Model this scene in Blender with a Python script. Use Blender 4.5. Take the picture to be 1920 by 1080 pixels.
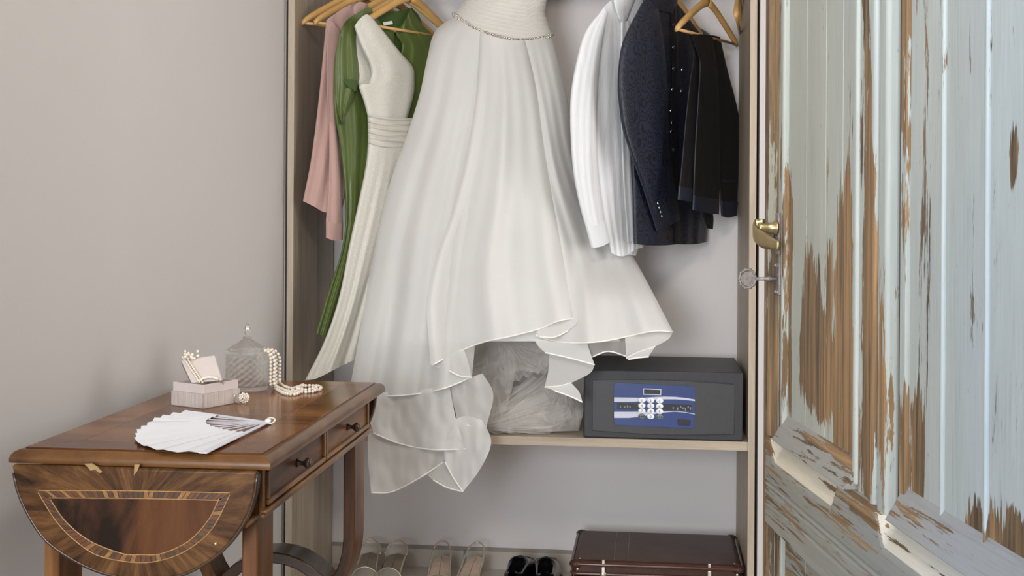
import bpy, math, random
from mathutils import Vector, Matrix, noise
R = math.radians
rnd = random.Random(7)
scene = bpy.context.scene
for o in list(bpy.data.objects): bpy.data.objects.remove(o)

# ------------------------------------------------------------------ camera
F_PX, YAW, ROLL, CY, HC = 2376.5, 0.1094, 0.0057, 389.65, 1.22
cam_d = bpy.data.cameras.new('camera')
cam = bpy.data.objects.new('camera', cam_d); scene.collection.objects.link(cam)
cam_d.sensor_width = 36.0
cam_d.lens = F_PX / 1920 * 36.0
cam_d.shift_y = -(540 - CY) / 1920
cam_d.clip_start = 0.05
cam.matrix_world = Matrix.Translation((0, 0, HC)) @ Matrix.Rotation(YAW, 4, 'Z') @ Matrix.Rotation(math.pi / 2, 4, 'X') @ Matrix.Rotation(ROLL, 4, 'Z')
scene.camera = cam
# ------------------------------------------------------------------ light
scene.view_settings.view_transform = 'Standard'
scene.view_settings.look = 'None'
scene.view_settings.gamma = 1.0
scene.view_settings.use_curve_mapping = False
scene.view_settings.exposure = 0.0
world = bpy.data.worlds.new('world'); scene.world = world; world.use_nodes = True
world.node_tree.nodes['Background'].inputs[0].default_value = (1.0, 0.94, 0.88, 1)
world.node_tree.nodes['Background'].inputs[1].default_value = 0.27
def area(name, loc, target, size, power, col, sy=None):
    l = bpy.data.lights.new(name, 'AREA'); l.energy = power; l.color = col
    l.shape = 'RECTANGLE'; l.size = size; l.size_y = sy or size
    o = bpy.data.objects.new(name, l); scene.collection.objects.link(o)
    o.location = loc
    o.rotation_euler = (Vector(target) - Vector(loc)).to_track_quat('-Z', 'Y').to_euler()
    return o
area('assumed_overhead_light', (0.1, 0.9, 2.6), (-0.35, 4.0, 0.7), 0.4, 20, (1.0, 0.91, 0.80))  # assumed warm source overhead, out of view; no lamp modelled
area('assumed_rear_light', (-1.2, -2.2, 1.45), (0.3, 3.0, 0.9), 1.5, 168, (0.90, 0.945, 1.0), 1.7)  # assumed cool light from behind the camera; no window modelled
area('assumed_side_light', (1.75, 3.0, 1.4), (-1.2, 2.9, 1.35), 1.0, 24, (1.0, 0.97, 0.95), 1.7)  # assumed light from the right, hidden behind the door; no doorway modelled

# ------------------------------------------------------------------ projection helpers
cy_, sy_ = math.cos(YAW), math.sin(YAW)
AX, AD = Vector((cy_, sy_, 0)), Vector((-sy_, cy_, 0))
CAM = Vector((0, 0, HC))
def ray(px, py):
    a, b = px - 960, py - CY
    cr, sr = math.cos(ROLL), math.sin(ROLL)
    u = cr * a + sr * b; v = -sr * a + cr * b
    return AX * (u / F_PX) + AD + Vector((0, 0, -v / F_PX))
def proj(p):
    d = Vector(p) - CAM
    D = d.dot(AD); u = F_PX * d.dot(AX) / D; v = -F_PX * d.z / D
    cr, sr = math.cos(ROLL), math.sin(ROLL)
    return 960 + cr * u - sr * v, CY + sr * u + cr * v
def PY(px, py, Y): r = ray(px, py); return CAM + r * (Y / r.y)
def PZ(px, py, z): r = ray(px, py); return CAM + r * ((z - HC) / r.z)
def PX(px, py, X): r = ray(px, py); return CAM + r * (X / r.x)
def PP(px, py, plane, toward=0.0):
    p0, n = plane; r = ray(px, py)
    t = (p0 - CAM).dot(n) / r.dot(n)
    return CAM + r * (t - toward)
def lerp(a, b, t): return a + (b - a) * t
def interp(tab, x):
    if x <= tab[0][0]: return tab[0][1]
    for (a, va), (b, vb) in zip(tab, tab[1:]):
        if x <= b: return lerp(va, vb, (x - a) / (b - a))
    return tab[-1][1]

# ------------------------------------------------------------------ object helpers
COL = scene.collection
def put(o, parent=None):
    COL.objects.link(o)
    if parent is not None:
        o.parent = parent
        o.matrix_parent_inverse = parent.matrix_basis.inverted()
    return o
def tag(o, label, cat, group=None):
    o['label'] = label; o['category'] = cat
    if group: o['group'] = group
    return o
def struct(o): o['kind'] = 'structure'; return o
def thing(name, label, cat, loc=(0, 0, 0), rz=0, group=None):
    e = bpy.data.objects.new(name, None); e.empty_display_size = 0.05
    COL.objects.link(e); e.location = loc; e.rotation_euler = (0, 0, rz)
    return tag(e, label, cat, group)
class MB:
    def __init__(s): s.v = []; s.f = []
    def add(s, vs, fs):
        b = len(s.v); s.v += [tuple(v) for v in vs]; s.f += [tuple(i + b for i in f) for f in fs]; return s
    def box(s, a, b, m=None):
        x0, y0, z0 = a; x1, y1, z1 = b
        vs = [(x0, y0, z0), (x1, y0, z0), (x1, y1, z0), (x0, y1, z0), (x0, y0, z1), (x1, y0, z1), (x1, y1, z1), (x0, y1, z1)]
        if m: vs = [m @ Vector(v) for v in vs]
        return s.add(vs, [(0, 3, 2, 1), (4, 5, 6, 7), (0, 1, 5, 4), (1, 2, 6, 5), (2, 3, 7, 6), (3, 0, 4, 7)])
    def cbox(s, c, d, m=None):
        return s.box([c[i] - d[i] / 2 for i in range(3)], [c[i] + d[i] / 2 for i in range(3)], m)
    def prism(s, poly, off):
        off = Vector(off); n = len(poly); p = [Vector(q) for q in poly]
        return s.add(p + [q + off for q in p], [tuple(range(n))[::-1], tuple(range(n, 2 * n))] + [(i, (i + 1) % n, n + (i + 1) % n, n + i) for i in range(n)])
    def tube(s, path, r, n=8, closed=False, cap=True):
        path = [Vector(p) for p in path]; m = len(path)
        rr = r if isinstance(r, (list, tuple)) else [r] * m
        up = None; vs = []
        for i, p in enumerate(path):
            a = path[(i - 1) % m] if (closed or i > 0) else p
            b = path[(i + 1) % m] if (closed or i < m - 1) else p
            t = (b - a)
            t = t.normalized() if t.length > 1e-9 else Vector((0, 0, 1))
            if up is None:
                up = Vector((0, 0, 1)) if abs(t.z) < .9 else Vector((1, 0, 0))
            x = up.cross(t)
            if x.length < 1e-6: x = Vector((1, 0, 0)).cross(t)
            x.normalize(); y = t.cross(x); up = y
            for k in range(n):
                a_ = 2 * math.pi * k / n
                vs.append(p + (x * math.cos(a_) + y * math.sin(a_)) * rr[i])
        fs = []
        for i in range(m if closed else m - 1):
            j = (i + 1) % m
            for k in range(n): fs.append((i * n + k, i * n + (k + 1) % n, j * n + (k + 1) % n, j * n + k))
        if cap and not closed:
            fs.append(tuple(range(n))[::-1]); fs.append(tuple(range((m - 1) * n, m * n)))
        return s.add(vs, fs)
    def band(s, path, width_vec, th):
        """flat strip of thickness th bent along path, width along width_vec"""
        path = [Vector(p) for p in path]; w = Vector(width_vec); m = len(path); vs = []
        for i, p in enumerate(path):
            t = path[min(i + 1, m - 1)] - path[max(i - 1, 0)]; nrm = t.cross(w).normalized() * th / 2
            vs += [p - w / 2 - nrm, p + w / 2 - nrm, p + w / 2 + nrm, p - w / 2 + nrm]
        fs = [(3, 2, 1, 0), (4 * m - 4, 4 * m - 3, 4 * m - 2, 4 * m - 1)]
        for i in range(m - 1):
            for k in range(4): fs.append((i * 4 + k, i * 4 + (k + 1) % 4, i * 4 + 4 + (k + 1) % 4, i * 4 + 4 + k))
        return s.add(vs, fs)
    def lathe(s, prof, c=(0, 0, 0), n=24, m=None, off=None):
        vs = []; c = Vector(c)
        for j, (r, z) in enumerate(prof):
            for k in range(n):
                a = 2 * math.pi * k / n; q = r + (off(j, k) if off else 0)
                v = Vector((q * math.cos(a), q * math.sin(a), z))
                vs.append((m @ v if m else v) + c)
        fs = []
        for j in range(len(prof) - 1):
            for k in range(n): fs.append((j * n + k, j * n + (k + 1) % n, (j + 1) * n + (k + 1) % n, (j + 1) * n + k))
        fs.append(tuple(range(n))[::-1]); fs.append(tuple(range((len(prof) - 1) * n, len(prof) * n)))
        return s.add(vs, fs)
    def ball(s, c, r, n=8, k=5, sc=(1, 1, 1)):
        c = Vector(c); vs = [c + Vector((0, 0, -r * sc[2]))]
        for j in range(1, k):
            t = -math.pi / 2 + math.pi * j / k
            for i in range(n):
                a = 2 * math.pi * i / n
                vs.append(c + Vector((r * sc[0] * math.cos(t) * math.cos(a), r * sc[1] * math.cos(t) * math.sin(a), r * sc[2] * math.sin(t))))
        vs.append(c + Vector((0, 0, r * sc[2]))); L = len(vs) - 1; fs = []
        for i in range(n):
            fs.append((0, 1 + (i + 1) % n, 1 + i)); b = 1 + (k - 2) * n; fs.append((L, b + i, b + (i + 1) % n))
            for j in range(k - 2):
                q = 1 + j * n; fs.append((q + i, q + (i + 1) % n, q + n + (i + 1) % n, q + n + i))
        return s.add(vs, fs)
    def grid(s, pts, wrap=False):
        h = len(pts); w = len(pts[0]); fs = []
        for j in range(h - 1):
            for i in range(w if wrap else w - 1):
                k = (i + 1) % w; fs.append((j * w + i, j * w + k, (j + 1) * w + k, (j + 1) * w + i))
        return s.add([p for row in pts for p in row], fs)
    def mesh(s, name, mat, smooth=False):
        me = bpy.data.meshes.new(name); me.from_pydata(s.v, [], s.f); me.materials.append(mat)
        import bmesh
        bm = bmesh.new(); bm.from_mesh(me); bmesh.ops.recalc_face_normals(bm, faces=bm.faces); bm.to_mesh(me); bm.free()
        if smooth:
            for p in me.polygons: p.use_smooth = True
        me.update(); return me
    def build(s, name, mat, parent=None, smooth=False, bevel=0, label=None, seg=2):
        o = bpy.data.objects.new(name, s.mesh(name, mat, smooth)); put(o, parent)
        if bevel:
            b = o.modifiers.new('bevel', 'BEVEL'); b.width = bevel; b.segments = seg; b.limit_method = 'ANGLE'; b.angle_limit = R(35)
            for p in o.data.polygons: p.use_smooth = True
            try: o.data.set_sharp_from_angle(angle=R(30))
            except Exception: pass
        if label: o['label'] = label
        return o
def spline(pts, n):
    """Catmull-Rom through pts, n+1 samples at even arc length"""
    P = [Vector(p) for p in pts]
    if len(P) == 2: dense = [P[0].lerp(P[1], i / 40) for i in range(41)]
    else:
        Q = [P[0] * 2 - P[1]] + P + [P[-1] * 2 - P[-2]]; dense = []
        for i in range(1, len(Q) - 2):
            a, b, c, d = Q[i - 1:i + 3]
            for k in range(16):
                t = k / 16
                dense.append(0.5 * ((2 * b) + (c - a) * t + (2 * a - 5 * b + 4 * c - d) * t * t + (3 * b - a - 3 * c + d) * t ** 3))
        dense.append(P[-1])
    acc = [0]
    for a, b in zip(dense, dense[1:]): acc.append(acc[-1] + (b - a).length)
    out = []; j = 0
    for i in range(n + 1):
        s = acc[-1] * i / n
        while j < len(acc) - 2 and acc[j + 1] < s: j += 1
        d = acc[j + 1] - acc[j]
        out.append(dense[j].lerp(dense[j + 1], (s - acc[j]) / d if d > 1e-12 else 0))
    return out
def coons(L, Rr, T, B, nu, nv):
    l, r = spline(L, nv), spline(Rr, nv); t, b = spline(T, nu), spline(B, nu); rows = []
    for j in range(nv + 1):
        v = j / nv; row = []
        for i in range(nu + 1):
            u = i / nu
            p = t[i] * (1 - v) + b[i] * v + l[j] * (1 - u) + r[j] * u - (t[0] * (1 - u) * (1 - v) + t[nu] * u * (1 - v) + b[0] * (1 - u) * v + b[nu] * u * v)
            row.append((p.x, p.y))
        rows.append(row)
    return rows
def copy_tree(o, parent=None):
    c = o.copy(); COL.objects.link(c); c.parent = parent
    for ch in o.children: copy_tree(ch, c)
    return c

# ------------------------------------------------------------------ materials
def newmat(name):
    m = bpy.data.materials.new(name); m.use_nodes = True
    nt = m.node_tree; return m, nt, nt.nodes['Principled BSDF']
def N(nt, t, **k):
    n = nt.nodes.new(t)
    for a, v in k.items(): setattr(n, a, v)
    return n
def ramp(nt, stops, interp_='LINEAR'):
    n = N(nt, 'ShaderNodeValToRGB'); cr = n.color_ramp; cr.interpolation = interp_
    while len(cr.elements) < len(stops): cr.elements.new(0.5)
    for e, (p, c) in zip(cr.elements, stops):
        e.position = p; e.color = (c[0], c[1], c[2], 1)
    return n
def coord(nt, scale=(1, 1, 1), rot=(0, 0, 0), loc=(0, 0, 0)):
    tc = N(nt, 'ShaderNodeTexCoord'); mp = N(nt, 'ShaderNodeMapping')
    mp.inputs['Scale'].default_value = scale; mp.inputs['Rotation'].default_value = rot; mp.inputs['Location'].default_value = loc
    nt.links.new(tc.outputs['Object'], mp.inputs['Vector']); return mp.outputs[0]
def tex_noise(nt, vec, scale, detail=4, rough=.55, dist=0):
    n = N(nt, 'ShaderNodeTexNoise'); n.inputs['Scale'].default_value = scale; n.inputs['Detail'].default_value = detail
    n.inputs['Roughness'].default_value = rough; n.inputs['Distortion'].default_value = dist
    nt.links.new(vec, n.inputs['Vector']); return n
def bump(nt, bs, h, strength, dist=.002):
    b = N(nt, 'ShaderNodeBump'); b.inputs['Strength'].default_value = strength; b.inputs['Distance'].default_value = dist
    nt.links.new(h, b.inputs['Height']); nt.links.new(b.outputs[0], bs.inputs['Normal'])
def plain(name, col, rough=.5, metal=0, spec=.5, var=.06, vs=30, bmp=0, bs_=200, coat=0):
    m, nt, bs = newmat(name)
    v = coord(nt); n = tex_noise(nt, v, vs)
    r = ramp(nt, [(.3, [c * (1 - var) for c in col]), (.7, [min(1, c * (1 + var)) for c in col])])
    nt.links.new(n.outputs['Fac'], r.inputs[0]); nt.links.new(r.outputs[0], bs.inputs['Base Color'])
    bs.inputs['Roughness'].default_value = rough; bs.inputs['Metallic'].default_value = metal
    bs.inputs['Specular IOR Level'].default_value = spec; bs.inputs['Coat Weight'].default_value = coat
    if bmp:
        n2 = tex_noise(nt, v, bs_, 2); bump(nt, bs, n2.outputs['Fac'], bmp)
    return m
def wood(name, stops, scale=(1, 1, 1), rough=.4, grain=40, blotch=3, coat=0, bmp=.1, rot=(0, 0, 0), dist=.6, spec=.5):
    """scale: small along the grain direction"""
    m, nt, bs = newmat(name)
    v = coord(nt, scale, rot)
    a = tex_noise(nt, v, grain, 6, .65, dist); b = tex_noise(nt, v, blotch, 3, .5, 1.2)
    mx = N(nt, 'ShaderNodeMix'); mx.data_type = 'FLOAT'; mx.inputs[0].default_value = .5
    nt.links.new(a.outputs['Fac'], mx.inputs[2]); nt.links.new(b.outputs['Fac'], mx.inputs[3])
    r = ramp(nt, stops); nt.links.new(mx.outputs[0], r.inputs[0]); nt.links.new(r.outputs[0], bs.inputs['Base Color'])
    bs.inputs['Roughness'].default_value = rough; bs.inputs['Coat Weight'].default_value = coat; bs.inputs['Coat Roughness'].default_value = .12
    bs.inputs['Specular IOR Level'].default_value = spec
    if bmp: bump(nt, bs, a.outputs['Fac'], bmp, .001)
    return m
OAK = [(.28, (.20, .155, .115)), (.42, (.36, .29, .215)), (.55, (.46, .385, .295)), (.72, (.55, .47, .37))]
WAL = [(.34, (.020, .008, .004)), (.44, (.075, .029, .009)), (.54, (.145, .058, .018)), (.66, (.25, .112, .038))]
M = {}
M['wall'] = plain('wall_paint', (.565, .535, .52), .75, var=.012, vs=2, bmp=.03, bs_=160)
M['white_wall'] = plain('niche_paint', (.73, .695, .69), .7, var=.012, vs=2, bmp=.03, bs_=160)
M['tile'] = plain('beige_tile', (.50, .455, .405), .35, var=.05, vs=6)
M['grout'] = plain('tile_grout', (.30, .27, .24), .8)
M['ceiling'] = plain('ceiling_paint', (.75, .74, .72), .8)
M['oak_v'] = wood('oak_upright', OAK, (1, 1, .05), .5, 55, 6)
M['oak_h'] = wood('oak_shelf', OAK, (.05, 1, 1), .5, 55, 6)
M['oak_dark'] = plain('panel_shadow_gap', (.02, .018, .016), .8)
M['chrome'] = plain('chrome', (.75, .75, .75), .15, 1)
M['wal_x'] = wood('walnut_across', WAL, (.12, 1, 1), .35, 28, 5, 0, .06, spec=.25)
M['wal_y'] = wood('walnut_along', WAL, (1, .12, 1), .35, 28, 5, 0, .06, spec=.25)
M['wal_z'] = wood('walnut_upright', WAL, (1, 1, .12), .32, 28, 5, 0, .06, spec=.3)
M['wal_mould'] = wood('walnut_moulding', [(.3, (0.0502, 0.0200, 0.0058)), (.5, (0.1339, 0.0571, 0.0162)), (.7, (0.2232, 0.1047, 0.0324))], (.3, .3, .3), .28, 40, 6, 0, .06, spec=.4)
M['wal_frame'] = wood('walnut_drawer_frame', [(.36, (0.0880, 0.0380, 0.0126)), (.5, (0.1840, 0.0836, 0.0280)), (.64, (0.2880, 0.1444, 0.0525))], (1, .3, .3), .28, 40, 6, 0, .06, spec=.45)
M['wal_dark'] = wood('dark_walnut', [(.3, (.02, .01, .006)), (.7, (.07, .033, .018))], (.2, .2, 1), .3, 30, 6, .3)
M['hanger'] = wood('hanger_wood', [(.3, (.45, .24, .07)), (.5, (.60, .35, .12)), (.7, (.70, .44, .18))], (.2, 1, 1), .35, 30, 5, .3)
M['pearl'] = plain('pearl', (.82, .74, .62), .22, 0, .7, .05, 100, coat=.5)
M['silver'] = plain('silver', (.7, .66, .6), .25, 1)
M['brass'] = plain('brass', (.44, .36, .20), .38, 1, var=.15)
M['iron'] = plain('old_iron', (.30, .27, .26), .6, .6, var=.3, vs=120, bmp=.4, bs_=300)

# ------------------------------------------------------------------ setting
XL, XR, YF, YB, TH, ZS = -1.0997, 0.3045, 3.7534, 4.2592, 0.0199, 0.5396
RAILZ = 1.972; RAILY = 4.0
fl = struct(MB().box((-2.2, -2.5, -.12), (2.6, 4.6, -.008)).build('floor', M['grout']))
tm = MB().box((-.2985, -.2985, -.01), (.2985, .2985, 0)).mesh('floor_tile', M['tile'])
for i in range(8):
    for j in range(8):
        t = bpy.data.objects.new('floor_tile', tm); put(t, fl); t.location = (-1.9 + .6 * i + .1, 4.26 - .3 - .6 * j, 0)
struct(MB().box((-2.2, -2.5, 2.8), (2.6, 4.6, 2.9)).build('ceiling', M['ceiling']))
# left wall: runs slightly askew towards the camera, beside the table
wa, wb = Vector((XL - .012, 3.765, 0)), Vector((-1.181, 3.22, 0)); wc = wa + (wb - wa) * 11
nrm = Vector((-1, .12, 0)).normalized() * .12
struct(MB().prism([wa, wc, wc + nrm, wa + nrm], (0, 0, 2.8)).build('wall_left', M['wall']))
struct(MB().box((XL - .16, 3.768, 0), (XL - .0105, 4.35, 2.8)).build('wall_niche', M['wall']))
struct(MB().box((-1.4, YB, 0), (.6, YB + .1, 2.8)).build('wall_back', M['white_wall']))
struct(MB().box((XR + .0095, YF + .012, 0), (2.4, 4.4, 2.8)).build('wall_right', M['wall']))
struct(MB().box((XL - .006, YF + .012, 2.12), (XR + .009, YB, 2.8)).build('wall_header', M['white_wall']))
bb = struct(MB().box((XL + TH, YB - .004, 0), (XR - TH, YB, .07)).build('baseboard_back', M['grout']))
bt = MB().box((-.232, -.009, 0), (.232, .004, .0592)).mesh('baseboard_tile', M['tile'])
for i in range(3):
    t = bpy.data.objects.new('baseboard_tile', bt); put(t, bb); t.location = (XL + TH + .2325 + i * .4545, YB - .004, .0)

# ------------------------------------------------------------------ wardrobe
w = thing('wardrobe', 'open light oak wardrobe built into the wall niche', 'wardrobe', (-.4, 4.0, 0))
MB().box((XL, YF, 0.001), (XL + TH, YB - .014, 2.1)).build('side_panel', M['oak_v'], w, bevel=.0008)
MB().box((XR - TH, YF, 0.001), (XR, YB - .014, 2.1)).build('side_panel', M['oak_v'], w, bevel=.0008)
MB().box((XL + TH, YF + .002, ZS - .026), (XR - TH, YB - .004, ZS)).build('shelf', M['oak_h'], w, bevel=.0008)
MB().box((XL + TH, YF + .002, 2.075), (XR - TH, YB - .004, 2.1)).build('top_panel', M['oak_h'], w)
MB().tube([(XL + TH, RAILY, RAILZ), (XR - TH, RAILY, RAILZ)], .0125, 16).build('rail', M['chrome'], w, True)
for x, s in ((XL + TH, 1), (XR - TH, -1)):
    MB().lathe([(.024, 0), (.024, .006), (.016, .008), (.016, .02)], (x, RAILY, RAILZ), 16, Matrix.Rotation(R(90) * s, 3, 'Y')).build('rail_socket', M['chrome'], w, True)

# ------------------------------------------------------------------ drop-leaf table
TX0, TX1, TY0, TY1, ZT = -1.1542, -0.702, 2.2464, 3.1967, 0.77
TXC = (TX0 + TX1) / 2
def radial_walnut(name, cx, cz):
    m, nt, bs = newmat(name)
    tc = N(nt, 'ShaderNodeTexCoord'); sp = N(nt, 'ShaderNodeSeparateXYZ'); nt.links.new(tc.outputs['Object'], sp.inputs[0])
    def mt(op, a, b=None):
        n = N(nt, 'ShaderNodeMath', operation=op)
        for i, q in enumerate((a, b)):
            if q is None: continue
            if isinstance(q, (int, float)): n.inputs[i].default_value = q
            else: nt.links.new(q, n.inputs[i])
        return n.outputs[0]
    dx = mt('SUBTRACT', sp.outputs[0], cx); dz = mt('SUBTRACT', sp.outputs[2], cz)
    ang = mt('ARCTAN2', dz, dx); rad = mt('SQRT', mt('ADD', mt('MULTIPLY', dx, dx), mt('MULTIPLY', dz, dz)))
    adx = mt('ABSOLUTE', dx)
    cb = N(nt, 'ShaderNodeCombineXYZ'); nt.links.new(mt('MULTIPLY', ang, 1.35), cb.inputs[0]); nt.links.new(mt('MULTIPLY', rad, 1.6), cb.inputs[1])
    a = tex_noise(nt, cb.outputs[0], 7, 7, .68, .35); b = tex_noise(nt, cb.outputs[0], 2.2, 3, .5, .4)
    mx = N(nt, 'ShaderNodeMix'); mx.data_type = 'FLOAT'; mx.inputs[0].default_value = .4
    nt.links.new(a.outputs['Fac'], mx.inputs[2]); nt.links.new(b.outputs['Fac'], mx.inputs[3])
    r = ramp(nt, [(.37, (.009, .004, .002)), (.44, (.050, .021, .007)), (.53, (.100, .044, .014)), (.66, (.20, .096, .034))])
    nt.links.new(mx.outputs[0], r.inputs[0]); nt.links.new(r.outputs[0], bs.inputs['Base Color'])
    bs.inputs['Roughness'].default_value = .35; bs.inputs['Specular IOR Level'].default_value = .22; bs.inputs['Coat Weight'].default_value = 0; bs.inputs['Coat Roughness'].default_value = .2
    return m
M['wal_rad'] = radial_walnut('walnut_fanned_veneer', TXC, .66)
M['wal_panel'] = wood('walnut_figured_panel', [(.39, (0.0126, 0.0056, 0.0029)), (.46, (0.0490, 0.0184, 0.0076)), (.53, (0.0950, 0.0347, 0.0118)), (.61, (0.1210, 0.0485, 0.0168))], (1, 1, .35), .28, 9, 4.2, 0, .03, dist=1.5, spec=.25)
M['wal_gloss_c'] = wood('walnut_top_veneer', [(.36, (0.0405, 0.0122, 0.0035)), (.45, (0.1169, 0.0406, 0.0096)), (.53, (0.1888, 0.0710, 0.0183)), (.64, (0.2967, 0.1218, 0.0348))], (.16, 1, 1), .16, 16, 4, 0, .02, spec=.15, rot=(0, 0, R(25)), dist=1.0)
M['wal_gloss_b'] = wood('walnut_top_border', [(.36, (0.0450, 0.0135, 0.0035)), (.45, (0.1349, 0.0460, 0.0104)), (.53, (0.2158, 0.0845, 0.0218)), (.64, (0.3326, 0.1421, 0.0414))], (.13, 1, 1), .16, 18, 4, 0, .02, spec=.15, rot=(0, 0, R(-35)), dist=.6)
M['bare_wood'] = plain('bare_wood_chip', (.34, .21, .085), .6, var=.2, vs=80)
M['inlay_a'] = plain('inlay_red_brown', (.11, .040, .013), .35, var=.3, vs=200)
M['inlay_b'] = plain('inlay_dark_brown', (.065, .028, .012), .35, var=.3, vs=200)
M['inlay_c'] = plain('inlay_honey', (.24, .115, .035), .35, var=.3, vs=200)
M['inlay_line'] = plain('inlay_boxwood_line', (.36, .20, .065), .35, var=.3, vs=150)
tb = thing('drop_leaf_table', 'antique walnut drop-leaf table with inlaid leaf against the left wall', 'table', (TXC, (TY0 + TY1) / 2, 0))
BW = .075
def quad_plate(pts, z0, z1, name, mat):
    return MB().prism([(x, y, z0) for x, y in pts], (0, 0, z1 - z0)).build(name, mat, tb, bevel=.0004, seg=1)
g = .0004
quad_plate([(TX0 + BW + g, TY0 + BW + g), (TX1 - BW - g, TY0 + BW + g), (TX1 - BW - g, TY1 - BW - g), (TX0 + BW + g, TY1 - BW - g)], ZT - .006, ZT, 'top_veneer', M['wal_gloss_c'])
co = [(TX0, TY0), (TX1, TY0), (TX1, TY1), (TX0, TY1)]; ci = [(TX0 + BW, TY0 + BW), (TX1 - BW, TY0 + BW), (TX1 - BW, TY1 - BW), (TX0 + BW, TY1 - BW)]
for i in range(4):
    j = (i + 1) % 4
    quad_plate([co[i], co[j], ci[j], ci[i]], ZT - .006, ZT - .0001, 'top_border', M['wal_gloss_b'])
# core and rounded edge moulding swept around the top
MB().box((TX0 + .002, TY0 + .002, ZT - .026), (TX1 - .002, TY1 - .002, ZT - .006)).build('top_core', M['wal_dark'], tb)
prof = [(-.001, -.006), (-.001, -.0025), (.004, -.0028)] + [(.004 + .018 * math.sin(a), -.0205 + .0177 * math.cos(a)) for a in [R(k * 12) for k in range(10)]] + [(.020, -.0262), (-.001, -.0262)]
for i in range(4):
    a, b = Vector(co[i]), Vector(co[(i + 1) % 4]); d = (b - a).normalized(); nn = Vector((d.y, -d.x)); rows = []
    for e, sgn in ((a, -1), (b, 1)):
        rows.append([(e.x + nn.x * q + d.x * sgn * max(q, 0), e.y + nn.y * q + d.y * sgn * max(q, 0), ZT + z) for q, z in prof])
    mb = MB().grid(rows, True); n_ = len(prof); mb.f += [tuple(range(n_)), tuple(range(n_, 2 * n_))]
    o = mb.build('edge_moulding', M['wal_mould'], tb)
    for p in o.data.polygons: p.use_smooth = len(p.vertices) == 4
    try: o.data.set_sharp_from_angle(angle=R(40))
    except Exception: pass
# apron with two drawers along the right side
ZA0, ZA1 = .640, ZT - .0262
AXR = TX1 - .012
MB().box((TX0 + .012, TY0 + .035, ZA0 + .008), (AXR - .004, TY1 - .035, ZA1)).build('apron', M['wal_x'], tb, bevel=.001)
MB().box((AXR - .004, TY0 + .03, ZA0 + .004), (AXR + .004, TY0 + .048, ZA1)).build('corner_post', M['wal_mould'], tb, bevel=.002)
MB().box((AXR - .004, TY1 - .048, ZA0 + .004), (AXR + .004, TY1 - .03, ZA1)).build('corner_post', M['wal_mould'], tb, bevel=.002)
ym = (TY0 + TY1) / 2
for a, b in ((TY0 + .052, ym - .004), (ym + .004, TY1 - .052)):
    z0, z1 = ZA0 + .022, ZA1 - .006
    d = MB().box((AXR - .02, a, z0), (AXR + .003, b, z1)).build('drawer', M['wal_y'], tb, bevel=.0008)
    fw = .011
    for (p, q) in (((a, z0), (b, z0 + fw)), ((a, z1 - fw), (b, z1)), ((a, z0 + fw), (a + fw, z1 - fw)), ((b - fw, z0 + fw), (b, z1 - fw))):
        MB().box((AXR, p[0], p[1]), (AXR + .009, q[0], q[1])).build('drawer_moulding', M['wal_frame'], d, bevel=.003, seg=3)
    MB().lathe([(.009, 0), (.006, .004), (.004, .010), (.005, .014), (.0105, .019), (.0115, .024), (.009, .029), (.003, .031)], (AXR + .003, (a + b) / 2, (z0 + z1) / 2), 16, Matrix.Rotation(R(90), 3, 'Y')).build('drawer_knob', M['wal_dark'], d, True)
for k, (zz, hh, ww) in enumerate(((ZA0 + .012, .008, .013), (ZA0 + .004, .008, .009))):
    MB().box((AXR - .002, TY0 + .028, zz), (AXR + ww, TY1 - .028, zz + hh)).build('apron_moulding', M['wal_frame'], tb, bevel=.003, seg=3)
# legs: bent boards, a U standing on an arch at each end
for Y in (TY0 + .085, TY1 - .085):
    hw = (TX1 - TX0) / 2 - .034
    pts = [(TXC - hw, Y, ZA0 + .01), (TXC - hw, Y, .52), (TXC - hw, Y, .44)] + [(TXC - hw * math.cos(a), Y, .40 - .20 * math.sin(a)) for a in [R(k * 10) for k in range(0, 19)]] + [(TXC + hw, Y, .44), (TXC + hw, Y, .52), (TXC + hw, Y, ZA0 + .01)]
    MB().band(pts, (0, .1, 0), .030).build('lyre_leg', M['wal_z'], tb, bevel=.003)
    pts = [(TXC - .20 * math.cos(a), Y, .017 + .33 * math.sin(a) ** .8) for a in [R(k * 9) for k in range(0, 21)]]
    MB().band(pts, (0, .094, 0), .028).build('arched_foot', M['wal_dark'], tb, bevel=.003)
# drop leaves
def leaf(Y, sgn, decorated):
    Lf = [(22, 871), (30, 915), (46, 955), (75, 1003), (108, 1033), (160, 1063), (210, 1080), (262, 1087), (318, 1083), (350, 1075), (392, 1052), (427, 1022), (459, 976), (475, 933), (480, 900), (481, 873)]
    pl = (Vector((0, TY0 - .034, 0)), Vector((0, 1, 0)))
    pts = [PP(x, y, pl) for x, y in Lf]
    pts = spline(pts, 44); ztop = ZT - .027
    poly = [(p.x, min(p.z, ztop)) for p in pts]
    poly[0] = (poly[0][0], ztop); poly[-1] = (poly[-1][0], ztop)
    y0 = Y; th = .018
    o = MB().prism([(x, y0, z) for x, z in poly], (0, sgn * -th, 0)).build('drop_leaf', M['wal_rad'] if decorated else M['wal_dark'], tb, bevel=.004, seg=3)
    return o, poly
lf, poly = leaf(TY0 - .034, -1, True)
leaf(TY1 + .034, 1, False)
YL = TY0 - .034
plL = (Vector((0, YL, 0)), Vector((0, 1, 0)))
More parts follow.
